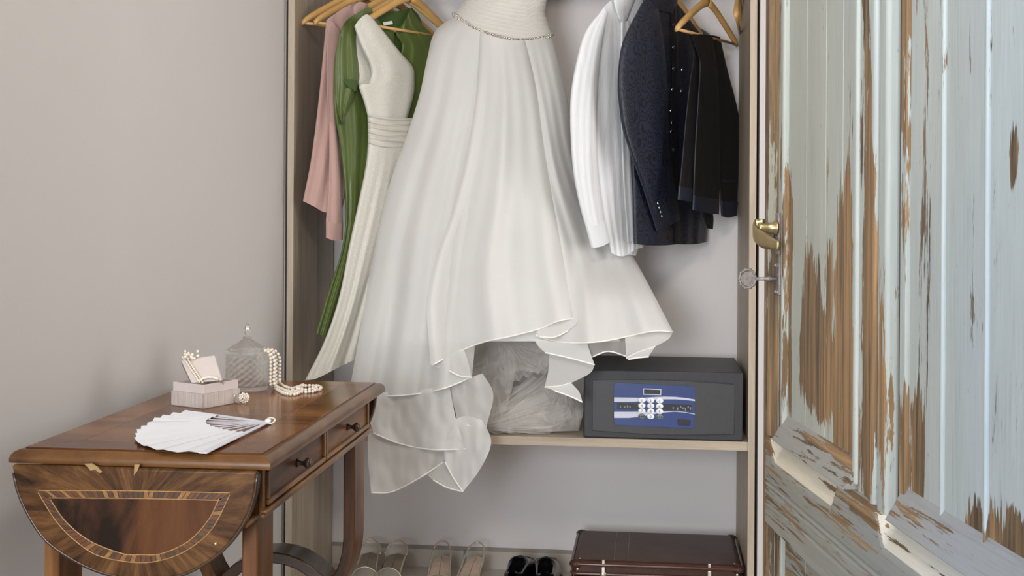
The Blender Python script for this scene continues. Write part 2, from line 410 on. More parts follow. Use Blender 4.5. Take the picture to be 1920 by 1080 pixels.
# mouldings on the rim of the front leaf
for dy, rr in ((.004, .0035), (.0105, .003), (.0165, .003)):
    MB().tube([(x, YL + dy, z) for x, z in poly[1:-1]], rr, 6).build('rim_bead', M['wal_dark'], lf, True)
inner = [(94, 936), (124, 978.5), (170, 1015), (230, 1038), (262, 1040), (303, 1038), (353, 1015), (390, 976), (411, 935)]
outer = [(71.5, 923.5), (106, 978), (145, 1017), (188, 1043), (259, 1055), (312, 1048), (358, 1027), (399, 990), (431, 928)]
pi = spline([PP(x, y, plL) for x, y in inner], 30)
MB().prism([(p.x, YL - .0004, p.z) for p in pi], (0, .002, 0)).build('center_veneer', M['wal_panel'], lf)
def ribbon(a, b, n):
    qa, qb = spline(a, n), spline(b, n)
    for i in range(n):
        c = [qa[i].lerp(qa[i + 1], .07), qa[i].lerp(qa[i + 1], .93), qb[i].lerp(qb[i + 1], .93), qb[i].lerp(qb[i + 1], .07)]
        k = rnd.random()
        m = M['inlay_a'] if k < .45 else M['inlay_b'] if k < .75 else M['inlay_c']
        MB().prism([(p.x, YL - .0008, p.z) for p in c], (0, .002, 0)).build('inlay_block', m, lf)
    for q in (qa, qb):
        MB().tube([(p.x, YL - .0002, p.z) for p in q], .0011, 6).build('inlay_line', M['inlay_line'], lf, True)
ribbon([PP(x, y, plL) for x, y in outer], [PP(x, y, plL) for x, y in inner], 46)
ribbon([PP(72, 919.5, plL), PP(250, 920.5, plL), PP(431, 924, plL)], [PP(92, 933.5, plL), PP(250, 934.5, plL), PP(412, 938, plL)], 36)
for pts in ([(158, 870), (172, 869), (182, 875), (192, 885), (186, 887), (178, 880), (170, 883), (164, 876)], [(252, 871), (262, 871), (258, 882), (251, 892)]):
    MB().prism([PP(x, y, (Vector((0, YL - .0009, 0)), Vector((0, 1, 0)))) for x, y in pts], (0, .003, 0)).build('veneer_chip', M['bare_wood'], lf)
p = PP(404, 1020, plL); MB().ball((p.x, YL, p.z), .004, 10, 6, (1, .5, 1)).build('leaf_catch', M['brass'], lf, True)
# leaf support: a short runner that pulls out of the apron
MB().tube([(AXR - .012, TY0 + .05, ZA0 + .004), (AXR - .012, TY0 - .02, ZA0 + .004)], .006, 10).build('leaf_support', M['wal_mould'], tb, True)

# ------------------------------------------------------------------ door (old, peeling paint, standing open)
def painted(name, paint, along_u=False, wear=0.0):
    m, nt, bs = newmat(name)
    tc = N(nt, 'ShaderNodeTexCoord'); sp = N(nt, 'ShaderNodeSeparateXYZ'); nt.links.new(tc.outputs['Object'], sp.inputs[0])
    def mp(sc):
        n = N(nt, 'ShaderNodeMapping'); n.inputs['Scale'].default_value = sc; nt.links.new(tc.outputs['Object'], n.inputs[0]); return n.outputs[0]
    s1 = (1, 1, .10) if not along_u else (.10, 1, 1)
    s2 = (1, 1, .04) if not along_u else (.04, 1, 1)
    def mt(op, a, b=None, clamp=False):
        n = N(nt, 'ShaderNodeMath', operation=op); n.use_clamp = clamp
        for i, q in enumerate((a, b)):
            if q is None: continue
            if isinstance(q, (int, float)): n.inputs[i].default_value = q
            else: nt.links.new(q, n.inputs[i])
        return n.outputs[0]
    big = tex_noise(nt, mp(s1), 11, 7, .68, .3); fine = tex_noise(nt, mp(s2), 130, 4, .6)
    # worn patches have their own place on the door: around and below the lock, along edges, low down
    def blob(u0, z0, ru, rz, amp):
        a = mt('DIVIDE', mt('SUBTRACT', sp.outputs[0], u0), ru); b = mt('DIVIDE', mt('SUBTRACT', sp.outputs[2], z0), rz)
        d = mt('SUBTRACT', 1, mt('ADD', mt('MULTIPLY', a, a), mt('MULTIPLY', b, b)))
        return mt('MULTIPLY', mt('MAXIMUM', d, 0), amp)
    if along_u: w = mt('ADD', wear, 0.0)
    else:
        w = blob(.41, 1.05, .10, .26, .22)
        for q in ((.23, 1.08, .13, .14, .17), (.43, .84, .10, .20, .28), (.24, .93, .14, .12, .16), (.07, 1.10, .025, .30, .22), (.57, 1.05, .05, .40, .24), (.66, .95, .03, .40, .16), (.73, .85, .06, .14, .22), (1.02, .75, .16, .12, .26), (1.06, 1.28, .02, .06, .22), (.07, .82, .05, .16, .18), (.25, .97, .17, .16, .07), (.30, .88, .12, .10, .08), (.20, 1.02, .10, .25, .06), (.9, 1.0, .5, .5, .035)):
            w = mt('ADD', w, blob(*q))
        w = mt('ADD', w, wear)
    mid = tex_noise(nt, mp((1, 1, .18) if not along_u else (.18, 1, 1)), 34, 5, .7)
    bigm = mt('ADD', big.outputs['Fac'], mt('MULTIPLY', mt('SUBTRACT', mid.outputs['Fac'], .5), .30))
    v = mt('ADD', mt('ADD', bigm, w), mt('MULTIPLY', mt('SUBTRACT', fine.outputs['Fac'], .5), .55 if along_u else .24))
    mask = ramp(nt, [(.655, (0, 0, 0)), (.675, (1, 1, 1))]); nt.links.new(v, mask.inputs[0])
    wn = tex_noise(nt, mp(s2), 60, 6, .65, .4); wn2 = tex_noise(nt, mp(s1), 5, 3)
    mixw = mt('ADD', mt('MULTIPLY', wn.outputs['Fac'], .6), mt('MULTIPLY', wn2.outputs['Fac'], .4))
    wd = ramp(nt, [(.39, (.045, .032, .021)), (.46, (.115, .078, .043)), (.53, (.215, .132, .064)), (.62, (.36, .22, .105))]); nt.links.new(mixw, wd.inputs[0])
    pn = tex_noise(nt, mp(s1), 6, 5, .6); pn2 = tex_noise(nt, mp(s2), 220, 3)
    pv = mt('ADD', mt('MULTIPLY', pn.outputs['Fac'], .65), mt('MULTIPLY', pn2.outputs['Fac'], .35))
    pc = ramp(nt, [(.30, [c * .62 for c in paint]), (.43, [c * .90 for c in paint]), (.55, paint), (.68, [min(1, c * 1.16) for c in paint])]); nt.links.new(pv, pc.inputs[0])
    tint = tex_noise(nt, mp((1, 1, .5)), 1.6, 2); tr_ = ramp(nt, [(.38, (1.03, 1.0, .92)), (.62, (.93, .99, 1.08))]); nt.links.new(mt('ADD', mt('MULTIPLY', tint.outputs['Fac'], .45), mt('MULTIPLY', sp.outputs[0], .42)), tr_.inputs[0])  # random tone, plus bluish daylight painted in as a hue drift along the door
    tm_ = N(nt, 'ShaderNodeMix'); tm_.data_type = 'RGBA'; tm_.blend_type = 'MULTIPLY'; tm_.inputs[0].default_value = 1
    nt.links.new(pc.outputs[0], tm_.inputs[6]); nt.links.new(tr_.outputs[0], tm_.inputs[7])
    # dark specks and cracks in the paint
    sk = tex_noise(nt, mp((1, 1, .22) if not along_u else (.22, 1, 1)), 75, 5, .7); skr = ramp(nt, [(.29, (.30, .28, .26)), (.36, (1, 1, 1))]); nt.links.new(sk.outputs['Fac'], skr.inputs[0])
    mul = N(nt, 'ShaderNodeMix'); mul.data_type = 'RGBA'; mul.blend_type = 'MULTIPLY'; mul.inputs[0].default_value = .8
    nt.links.new(tm_.outputs[2], mul.inputs[6]); nt.links.new(skr.outputs[0], mul.inputs[7])
    mx = N(nt, 'ShaderNodeMix'); mx.data_type = 'RGBA'
    nt.links.new(mask.outputs[0], mx.inputs[0]); nt.links.new(mul.outputs[2], mx.inputs[6]); nt.links.new(wd.outputs[0], mx.inputs[7])
    nt.links.new(mx.outputs[2], bs.inputs['Base Color']); bs.inputs['Roughness'].default_value = .62
    h = mt('SUBTRACT', mt('MULTIPLY', fine.outputs['Fac'], .35), mask.outputs[0]); bump(nt, bs, h, .5, .0012)
    return m
PAINT = (.40, .435, .425)
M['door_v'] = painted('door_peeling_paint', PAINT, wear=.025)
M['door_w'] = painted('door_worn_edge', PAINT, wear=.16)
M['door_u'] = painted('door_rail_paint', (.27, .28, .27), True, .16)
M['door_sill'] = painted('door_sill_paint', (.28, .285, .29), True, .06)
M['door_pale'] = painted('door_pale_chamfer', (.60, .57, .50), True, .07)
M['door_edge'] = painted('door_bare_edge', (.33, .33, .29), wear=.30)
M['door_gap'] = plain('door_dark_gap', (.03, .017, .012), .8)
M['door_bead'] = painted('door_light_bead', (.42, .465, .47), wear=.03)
hv = (AX * .0547 - AD).normalized(); D0 = 2.6
base = AX * ((1465 - 960) / F_PX * D0) + AD * D0
dr = thing('door_leaf', 'old wooden door with peeling pale blue paint standing open', 'door', (base.x, base.y, .004), math.atan2(hv.y, hv.x))
DM = dr.matrix_basis.copy()
def dput(mb, name, mat, bevel=0, smooth=False, seg=2, parent=None):
    o = bpy.data.objects.new(name, mb.mesh(name, mat, smooth)); COL.objects.link(o); o.parent = parent or dr
    if bevel:
        b = o.modifiers.new('bevel', 'BEVEL'); b.width = bevel; b.segments = seg; b.limit_method = 'ANGLE'
        for p in o.data.polygons: p.use_smooth = True
        try: o.data.set_sharp_from_angle(angle=R(30))
        except Exception: pass
    return o
HT = 2.25
# local x runs along the door, local y = depth (face at y = 0, proud is negative)
dput(MB().box((-.012, .002, 0), (1.42, .03, HT)), 'door_core', M['door_gap'])
dput(MB().box((-.001, .030, 0), (1.42, .036, HT)), 'door_back', M['door_v'], .002)
dput(MB().box((-.032, -.027, 0), (-.001, .034, HT)), 'edge_strip', M['door_edge'], .003)
dput(MB().box((0.0, -.006, .725), (.040, .004, HT)), 'lock_stile', M['door_w'], .002)
dput(MB().box((.040, -.012, .73), (.056, .004, HT)), 'panel_bead', M['door_bead'], .005, seg=3)
for a, b in ((.058, .178), (.1795, .300), (.3015, .398), (.3995, .490)):
    dput(MB().box((a, .0, .785), (b, .006, HT)), 'panel_board', M['door_v'], .0012)
dput(MB().box((.491, -.012, .76), (.507, .004, HT)), 'panel_bead', M['door_bead'], .005, seg=3)
dput(MB().box((.508, -.007, .745), (.585, .004, HT)), 'middle_stile', M['door_w'], .002)
dput(MB().box((.587, -.016, .73), (.606, .004, HT)), 'stile_bead', M['door_bead'], .006, seg=3)
dput(MB().box((.608, -.010, .725), (.632, .004, HT)), 'stile_fillet', M['door_w'], .002)
dput(MB().box((.633, -.020, .72), (.672, .004, HT)), 'meeting_strip', M['door_v'], .007, seg=3)
dput(MB().box((.692, -.006, .73), (.716, .004, HT)), 'hinge_stile', M['door_w'], .002)
for a, b in ((.718, .843), (.852, .985), (.994, 1.13), (1.139, 1.28), (1.289, 1.42)):
    dput(MB().box((a, .0, .74), (b, .006, HT)), 'panel_board', M['door_v'], .0012)
for a in (.8435, .9855, 1.1305, 1.2805):
    dput(MB().box((a, -.005, .74), (a + .008, .004, HT)), 'board_bead', M['door_bead'], .0035, seg=3)
# sloping sills under the panels
for a, b in ((.046, .50), (.70, 1.42)):
    dput(MB().prism([(a, .002, .805), (a, -.030, .752), (a, .002, .752)], (b - a, 0, 0)), 'panel_sill', M['door_sill'], .001)
# lock rail with stopped chamfers carved into its upper edge
def rail(u0, u1, z0, z1, stops, y):
    nu, nz = int((u1 - u0) / .0018), 110; rows = []
    for j in range(nz + 1):
        z = lerp(z1, z0, j / nz); row = []
        for i in range(nu + 1):
            u = lerp(u0, u1, i / nu); d = 0
            for a, b in stops:
                ends = min(1, max(0, (u - a) / .045), max(0, (b - u) / .045)) if a < u < b else 0
                h = .058 * math.sin(ends * math.pi / 2)
                t = (z1 - z)
                if h > 0 and t < h:
                    q_ = 1 - t / h; d = max(d, .026 * q_ * q_ * (3 - 2 * q_) ** .5 * (ends * ends * (3 - 2 * ends)))
            for zc in (z1 - .092, z1 - .103, z1 - .128):
                d += .003 * math.exp(-((z - zc) / .0028) ** 2)
            row.append((u, y + d, z))
        rows.append(row)
    mb = MB().grid(rows); n = nu + 1
    top = [(u, .004, z1) for (u, _, _) in rows[0]]; bot = [(u, .004, z0) for (u, _, _) in rows[-1]]
    mb.grid([top, rows[0]]); mb.grid([rows[-1], bot]); mb.grid([[r_[0] for r_ in rows], [(u0, .004, r_[0][2]) for r_ in rows]])
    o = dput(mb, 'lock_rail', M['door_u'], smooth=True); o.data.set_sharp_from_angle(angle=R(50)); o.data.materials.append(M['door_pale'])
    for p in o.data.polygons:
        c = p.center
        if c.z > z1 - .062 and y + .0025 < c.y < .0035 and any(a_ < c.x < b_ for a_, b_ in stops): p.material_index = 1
    return o
rail(0, 1.42, .575, .752, ((.025, .47), (.655, 1.45)), -.030)
dput(MB().box((.0, -.012, .10), (.055, .004, .574)), 'lower_stile', M['door_w'], .002)
for a, b in ((.057, .20), (.202, .345), (.347, .49), (.70, .85), (.852, 1.0), (1.002, 1.15), (1.152, 1.42)):
    dput(MB().box((a, -.004, .10), (b, .004, .56)), 'lower_panel_board', M['door_u'], .0012)
dput(MB().box((.492, -.012, .10), (.698, .004, .574)), 'lower_stile', M['door_w'], .002)
dput(MB().box((0, -.02, 0), (1.42, .004, .10)), 'bottom_rail', M['door_u'], .003)
# handle and key
zh = HC - (428 - CY) / F_PX * D0
hb = dput(MB().cbox((.012, -.0095, zh - .012), (.024, .007, .085)), 'handle_plate', M['iron'], .002)
ho = dput(MB().lathe([(.017, 0), (.016, .004), (.0115, .008), (.0105, .022), (.0115, .034), (.010, .040)], (.012, -.012, zh), 16, Matrix.Rotation(R(90), 3, 'X')), 'handle_shank', M['brass'], smooth=True)
path = spline([(.012, -.040, zh + .006), (.006, -.054, zh + .004), (.018, -.060, zh - .010), (.045, -.052, zh - .022), (.075, -.040, zh - .030), (.095, -.030, zh - .034)], 24)
rows = []
for i, p in enumerate(path):
    t = i / 24; hw_ = lerp(.012, .0165, min(1, t * 2)) * (1 - .45 * max(0, t - .6) / .4); th_ = .0035
    rows.append([p + Vector((0, -th_, hw_ * .55)), p + Vector((0, -th_ * .6, hw_)), p + Vector((0, th_ * .6, hw_)), p + Vector((0, th_, 0)), p + Vector((0, th_ * .6, -hw_)), p + Vector((0, -th_ * .6, -hw_)), p + Vector((0, -th_, -hw_ * .55))])
mb = MB().grid(rows, True); mb.f += [tuple(range(7)), tuple(range(len(mb.v) - 7, len(mb.v)))]
dput(mb, 'door_handle', M['brass'], smooth=True)
zk = HC - (523 - CY) / F_PX * D0
lp = dput(MB().cbox((.012, -.0085, zk), (.026, .006, .066)), 'lock_plate', M['iron'], .002)
for du in (-.008, .008):
    for dz in (-.027, .027):
        dput(MB().ball((.012 + du, -.012, zk + dz), .004, 8, 5), 'plate_screw', M['iron'], smooth=True, parent=lp)
key = thing('old_key', 'rusty iron key stuck in the lock of the peeling blue door', 'key', DM @ Vector((.012, -.012, zk)), dr.rotation_euler.z)
def kput(mb, name, smooth=True):
    o = bpy.data.objects.new(name, mb.mesh(name, M['iron'], smooth)); COL.objects.link(o); o.parent = key
kput(MB().tube([(0, .004, 0), (0, -.010, 0), (0, -.016, 0), (0, -.020, 0), (0, -.045, 0)], [.0035, .0035, .006, .004, .0035], 10), 'shaft')
kput(MB().tube([(0, -.060 + .0165 * math.cos(a), .0185 * math.sin(a)) for a in [2 * math.pi * k / 24 for k in range(24)]], .0026, 8, True), 'bow_ring')
kput(MB().lathe([(.0145, -.0012), (.0145, .0012)], (0, -.060, 0), 20, Matrix.Rotation(R(90), 3, 'Y')), 'bow_plate', False)
for k in range(10):
    a = 2 * math.pi * k / 10; kput(MB().ball((0, -.060 + .0172 * math.cos(a), .0192 * math.sin(a)), .0036, 8, 5), 'bow_lobe')

# ------------------------------------------------------------------ hangers
APEX = RAILZ - .0705      # height of the arm joint; hook eye sits on the rail
def make_hanger(ext=0.0):
    e = thing('clothes_hanger', 'x', 'hanger')
    for s in (-1, 1):
        path = spline([(0, 0, 0), (s * .05, 0, -.018), (s * .12, 0, -.055), (s * .18, 0, -.089), (s * .215, 0, -.112)], 14); rows = []
        for i, p in enumerate(path):
            t = i / 14; h = lerp(.015, .0115, t) ; d = lerp(.007, .009, t)
            if i == 14: h *= .7; d *= .7
            rows.append([p + Vector((0, d * math.cos(a), h * math.sin(a))) for a in [2 * math.pi * k / 10 for k in range(10)]])
        mb = MB().grid(rows, True); mb.f += [tuple(range(10)), tuple(range(len(mb.v) - 10, len(mb.v)))]
        mb.build('arm', M['hanger'], e, True)
    MB().tube([(-.205, 0, -.111), (.205, 0, -.111)], .0048, 8).build('bar', M['hanger'], e, True)
    pts = [(0, 0, .0), (0, 0, .025), (0, 0, .038 + ext)] + [(0, .0205 * math.sin(a), .0610 + ext - .0205 * math.cos(a)) for a in [R(k * 20) for k in range(0, 13)]]
    MB().tube(pts, .0021, 6).build('hook', M['chrome'], e, True)
    return e
def hanger_pose(near, far=None, a=None, dz=0):
    """rail position and angle so that the two arm ends fall on the given columns of the photo"""
    def ends(X, an):
        d = Vector((-math.sin(an), -math.cos(an), 0)) * .215; c = Vector((X, RAILY, APEX - .11 - dz))
        return proj(c + d)[0], proj(c - d)[0]
    X, an = PY(near, 60, 3.85).x, (a if a is not None else .6)
    for _ in range(60):
        n0, f0 = ends(X, an); X += (near - n0) * .0008 + (0 if far is None else 0)
        if far is not None:
            X += (near - n0) * .0003; an += (far - f0 - (near - n0)) * .0012
            an = max(-.3, min(1.5, an))
    return X, an
hproto = make_hanger(); hused = []
def hang(near, label, far=None, a=None, group='wooden hangers on the wardrobe rail', dz=0):
    X, an = hanger_pose(near, far, a, dz)
    if dz: h = make_hanger(dz)
    else:
        h = hproto if not hused else copy_tree(hproto); hused.append(h)
    h.location = (X, RAILY, APEX - dz); h.rotation_euler = (0, 0, math.pi / 2 - an)
    tag(h, label, 'hanger', group)
    d = Vector((-math.sin(an), -math.cos(an), 0))
    n = Vector((math.cos(an), -math.sin(an), 0))     # faces the room
    return (Vector((X, RAILY, 1.5)), n)

# ------------------------------------------------------------------ cloth
def fabric(name, col, rough=.8, sheen=.3, weave=900, bmp=.15, var=.05, spec=.3, transl=0, transp=0, wrinkle=0, wscale=(14, 14, 4)):
    m, nt, bs = newmat(name); v = coord(nt)
    n = tex_noise(nt, v, 9, 3); r = ramp(nt, [(.3, [c * (1 - var) for c in col]), (.7, [min(1, c * (1 + var)) for c in col])])
    nt.links.new(n.outputs['Fac'], r.inputs[0]); nt.links.new(r.outputs[0], bs.inputs['Base Color'])
    bs.inputs['Roughness'].default_value = rough; bs.inputs['Sheen Weight'].default_value = sheen; bs.inputs['Specular IOR Level'].default_value = spec
    w1 = tex_noise(nt, v, weave, 2)
    b = N(nt, 'ShaderNodeBump'); b.inputs['Strength'].default_value = bmp; b.inputs['Distance'].default_value = .0008; nt.links.new(w1.outputs['Fac'], b.inputs['Height'])
    last = b
    if wrinkle:
        v2 = coord(nt, wscale); w2 = tex_noise(nt, v2, 1.0, 3, .5, .6)
        b2 = N(nt, 'ShaderNodeBump'); b2.inputs['Strength'].default_value = wrinkle; b2.inputs['Distance'].default_value = .02
        nt.links.new(w2.outputs['Fac'], b2.inputs['Height']); nt.links.new(b.outputs[0], b2.inputs['Normal']); last = b2
    nt.links.new(last.outputs[0], bs.inputs['Normal'])
    out = nt.nodes['Material Output']; sh = bs.outputs[0]
    if transl:
        tr = N(nt, 'ShaderNodeBsdfTranslucent'); nt.links.new(r.outputs[0], tr.inputs[0])
        mx = N(nt, 'ShaderNodeMixShader'); mx.inputs[0].default_value = transl; nt.links.new(sh, mx.inputs[1]); nt.links.new(tr.outputs[0], mx.inputs[2]); sh = mx.outputs[0]
    if transp:
        tp = N(nt, 'ShaderNodeBsdfTransparent'); mx = N(nt, 'ShaderNodeMixShader'); mx.inputs[0].default_value = transp
        nt.links.new(sh, mx.inputs[1]); nt.links.new(tp.outputs[0], mx.inputs[2]); sh = mx.outputs[0]
    nt.links.new(sh, out.inputs[0]); return m
def brocade(name, base_, fig, scale, rough=.6, bmp=.5, spec=.4, paisley=False):
    m, nt, bs = newmat(name); v = coord(nt)
    dn = tex_noise(nt, v, scale * .5, 2); ad = N(nt, 'ShaderNodeVectorMath', operation='MULTIPLY_ADD')
    ad.inputs[1].default_value = (.02,) * 3; nt.links.new(dn.outputs['Color'], ad.inputs[0]); nt.links.new(v, ad.inputs[2])
    vo = N(nt, 'ShaderNodeTexVoronoi'); vo.inputs['Scale'].default_value = scale; vo.feature = 'F1'; nt.links.new(ad.outputs[0], vo.inputs['Vector'])
    wv = N(nt, 'ShaderNodeMath', operation='MULTIPLY'); wv.inputs[1].default_value = 26 if paisley else 9; nt.links.new(vo.outputs['Distance'], wv.inputs[0])
    sn = N(nt, 'ShaderNodeMath', operation='SINE'); nt.links.new(wv.outputs[0], sn.inputs[0])
    r = ramp(nt, [(.42, base_), (.58, fig)])
    ma = N(nt, 'ShaderNodeMath', operation='MULTIPLY_ADD'); ma.inputs[1].default_value = .5; ma.inputs[2].default_value = .5; nt.links.new(sn.outputs[0], ma.inputs[0])
    br = tex_noise(nt, v, scale * 3, 2); mm = N(nt, 'ShaderNodeMath', operation='MULTIPLY'); nt.links.new(ma.outputs[0], mm.inputs[0]); nt.links.new(br.outputs['Fac'], mm.inputs[1])
    m2 = N(nt, 'ShaderNodeMath', operation='MULTIPLY'); m2.inputs[1].default_value = 1.7; nt.links.new(mm.outputs[0], m2.inputs[0])
    nt.links.new(m2.outputs[0], r.inputs[0]); nt.links.new(r.outputs[0], bs.inputs['Base Color'])
    bs.inputs['Roughness'].default_value = rough; bs.inputs['Specular IOR Level'].default_value = spec
    bump(nt, bs, m2.outputs[0], bmp, .0015); return m
M['gown'] = fabric('ivory_organza', (.83, .82, .80), .7, .15, 1200, .05, .012, .25, .30, .07)
M['gown_sheer'] = fabric('sheer_organza', (.83, .815, .79), .7, .15, 1200, .05, .012, .25, .30, .22)
M['gown_lining'] = fabric('ivory_lining', (.81, .80, .785), .8, .1, 800, .05, .01)
M['tulle'] = fabric('ivory_tulle', (.92, .89, .85), .8, .1, 1500, .1, .03, .2, .45, .62)
M['bodice'] = fabric('ivory_ruched_chiffon', (.66, .635, .585), .75, .2, 900, .1, .03)
M['binding'] = fabric('ivory_binding', (.88, .86, .83), .7, .1)
M['pink'] = fabric('dusty_pink_crepe', (.47, .30, .265), .8, .3, 900, .1, .04, wrinkle=.2)
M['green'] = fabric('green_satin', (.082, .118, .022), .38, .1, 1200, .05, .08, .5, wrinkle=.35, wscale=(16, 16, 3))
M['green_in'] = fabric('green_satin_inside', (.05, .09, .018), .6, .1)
M['cream'] = brocade('cream_brocade', (.66, .64, .575), (.70, .68, .61), 110, .75, .35, .3)
M['cream_band'] = fabric('cream_pleated_satin', (.66, .63, .56), .6, .2)
M['shirt'] = fabric('white_cotton', (.80, .81, .83), .8, .2, 900, .08, .01, wrinkle=.25, wscale=(20, 20, 5), transl=.1)
M['navy'] = brocade('navy_paisley_jacquard', (.017, .021, .040), (.009, .010, .016), 24, .42, .15, .45, True)
M['navy_p'] = fabric('navy_satin', (.014, .018, .038), .4, .0, 900, .05, .1, .5, wrinkle=.15)
M['black_cloth'] = fabric('black_trouser_wool', (.009, .009, .012), .45, .0, 900, .05, .1, .4, wrinkle=.12, wscale=(22, 22, 3))
M['tag'] = plain('white_label', (.75, .73, .70), .7)
M['button'] = plain('polished_button', (.55, .55, .58), .12, 1)
M['button_dk'] = plain('dark_button', (.05, .05, .06), .15, .6)

def sheet(mb, rows, place, wrap=False):
    """rows of photo points -> 3D by place(px, py, u, v)"""
    nv, nu = len(rows) - 1, len(rows[0]) - 1
    mb.grid([[place(x, y, i / nu, j / nv) for i, (x, y) in enumerate(row)] for j, row in enumerate(rows)], wrap)
    return mb
def folds(spec, u, v):
    s = 0
    for amp, k, ph, drift, grow in spec:
        s += amp * (v ** grow if grow else 1) * math.sin(2 * math.pi * (k * u + drift * v) + ph)
    return s
def shell(name, mat, parent, L, Rr, T, B, plane, th=.016, off=0.0, spec=(), nu=28, nv=44, back=True, crumple=0, power=.32, seed=0):
    rows = coons(L, Rr, T, B, nu, nv); mb = MB()
    def prof(u): return max(0, 1 - (2 * u - 1) ** 2) ** power
    def front(x, y, u, v):
        q = PP(x, y, plane, 0)
        c = crumple * noise.noise(Vector((q.x * 14 + seed, q.y * 14, q.z * 6))) if crumple else 0
        d = off + th * prof(u) + folds(spec, u, v) * (.35 + .65 * prof(u)) + c
        return PP(x, y, plane, d)
    sheet(mb, rows, front)
    if back:
        mb2 = MB(); sheet(mb2, rows, lambda x, y, u, v: PP(x, y, plane, off - th * prof(u) - .003)); mb.add(mb2.v, mb2.f)
    return mb.build(name, mat, parent, True)
def piece(name, mat, parent, pts, plane, off, th=.004, bevel=.001):
    a = [PP(x, y, plane, off) for x, y in pts]
    return MB().prism(a, Vector(plane[1]) * -th).build(name, mat, parent, bevel=bevel)
def garment(name, label, cat, plane, group='clothes hanging in the wardrobe'):
    return thing(name, label, cat, (plane[0].x, RAILY, APEX - .02), 0, None)

# left end of the rail: two bare hangers, blouse, green dress, cream dress
hang(566, 'bare wooden hanger next to the left oak side panel', a=.66)
hang(589, 'bare wooden hanger between the outermost hanger and the pink blouse', a=.66)
pk = hang(630, 'wooden hanger inside the dusty pink blouse', a=.66, dz=.014)
gr = hang(660, 'wooden hanger inside the green satin dress', a=.66, dz=.010)
cr = hang(680, 'wooden hanger carrying the cream brocade dress', 852, dz=.008)
# pink blouse
t = garment('blouse', 'dusty pink long sleeved blouse hanging beside the green dress', 'blouse', pk)
shell('body', M['pink'], t, [(612, 38), (605, 110), (596, 200), (583, 300), (568, 377)], [(700, 22), (690, 130), (668, 240), (655, 330), (640, 400)], [(612, 38), (625, 28), (650, 12), (680, 4), (700, 22)], [(568, 377), (590, 388), (609, 398), (640, 400)], pk, .018, 0, ((.006, 3.0, .5, .2, .4),), crumple=.006)
shell('sleeve', M['pink'], t, [(613, 70), (612, 150), (617, 250), (616, 340), (611, 414)], [(640, 62), (634, 150), (633, 250), (640, 340), (643, 418)], [(613, 70), (620, 40), (640, 62)], [(611, 414), (626, 420), (643, 418)], pk, .020, .028, ((.004, 1.5, .2, .3, .5),), nu=16)
shell('cuff', M['pink'], t, [(611, 413), (611, 446)], [(643.5, 417), (643, 450)], [(611, 413), (627, 419), (643.5, 417)], [(611, 446), (628, 451), (643, 450)], pk, .021, .029, nu=14, nv=8)
shell('collar', M['pink'], t, [(660, 15), (663, 26)], [(690, 8), (684, 24)], [(660, 15), (674, 3), (690, 8)], [(663, 26), (674, 28), (684, 24)], pk, .02, .016, nu=10, nv=8)
# green dress
t = garment('satin_dress', 'long olive green satin dress with short sleeves behind the cream dress', 'dress', gr)
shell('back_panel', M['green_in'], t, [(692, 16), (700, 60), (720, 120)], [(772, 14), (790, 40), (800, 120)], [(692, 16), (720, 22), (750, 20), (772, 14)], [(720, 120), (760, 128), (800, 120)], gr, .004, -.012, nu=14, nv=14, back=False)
shell('body', M['green'], t, [(638, 62), (628, 112), (626, 200), (640, 290), (648, 400), (640, 470), (618, 540), (592, 625)], [(740, 60), (738, 140), (725, 250), (705, 350), (690, 450), (668, 540), (640, 630)], [(638, 62), (650, 38), (690, 14), (700, 24), (720, 50), (740, 60)], [(592, 625), (604, 628), (622, 628), (640, 630)], gr, .02, 0, ((.005, 3, .3, .2, .5), (.002, 7, 1.3, .3, .3)), nu=34, nv=60, crumple=.006)
shell('front_panel', M['green'], t, [(756, 44), (742, 62), (752, 80), (752, 96), (735, 140), (720, 220)], [(770, 16), (790, 44), (812, 66), (835, 100), (835, 230)], [(756, 44), (764, 28), (770, 16)], [(720, 220), (775, 228), (835, 230)], gr, .012, .004, ((.003, 3, .8, .1, 0), (.0012, 6, .1, .2, 0)), nu=22, nv=30, crumple=.006)
shell('sleeve', M['green'], t, [(634, 75), (628, 110), (627, 160), (632, 205), (641, 232)], [(672, 44), (672, 90), (676, 130), (674, 160), (641, 234)], [(634, 75), (645, 50), (658, 40), (672, 44)], [(641, 232), (641.3, 233), (641, 234)], gr, .03, .020, ((.006, 2.5, .9, .4, .2),), nu=20, nv=24, crumple=.004)
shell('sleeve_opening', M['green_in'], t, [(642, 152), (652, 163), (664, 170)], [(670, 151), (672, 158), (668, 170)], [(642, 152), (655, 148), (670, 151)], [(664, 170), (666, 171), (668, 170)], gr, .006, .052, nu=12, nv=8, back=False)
piece('care_label', M['tag'], t, [(718, 42), (735, 39), (737, 45), (720, 48)], gr, .010, .001, 0)
# cream brocade dress
t = garment('brocade_dress', 'cream brocade sleeveless dress with wide pleated waistband', 'dress', cr)
shell('bodice_back', M['cream'], t, [(666, 60), (668, 110), (672, 158)], [(800, 128), (800, 190), (790, 260)], [(666, 60), (700, 95), (745, 125), (800, 128)], [(672, 158), (710, 220), (790, 260)], cr, .002, -.014, nu=16, nv=14, back=False)
shell('bodice', M['cream'], t, [(664, 50), (676, 85), (692, 118), (696, 140), (688, 157), (673, 160), (682, 190), (689, 216)], [(698, 33), (720, 60), (748, 95), (774, 126), (777, 150), (776, 175), (770, 200), (763, 224)], [(664, 50), (674, 36), (687, 27), (698, 33)], [(689, 216), (712, 222), (740, 224), (763, 224)], cr, .034, .012, ((.003, 2, .4, .2, .3),), nu=26, nv=44, crumple=.004)
bandL, bandR = [(689, 214), (690, 240), (690, 268)], [(782, 221), (776, 250), (768, 280)]
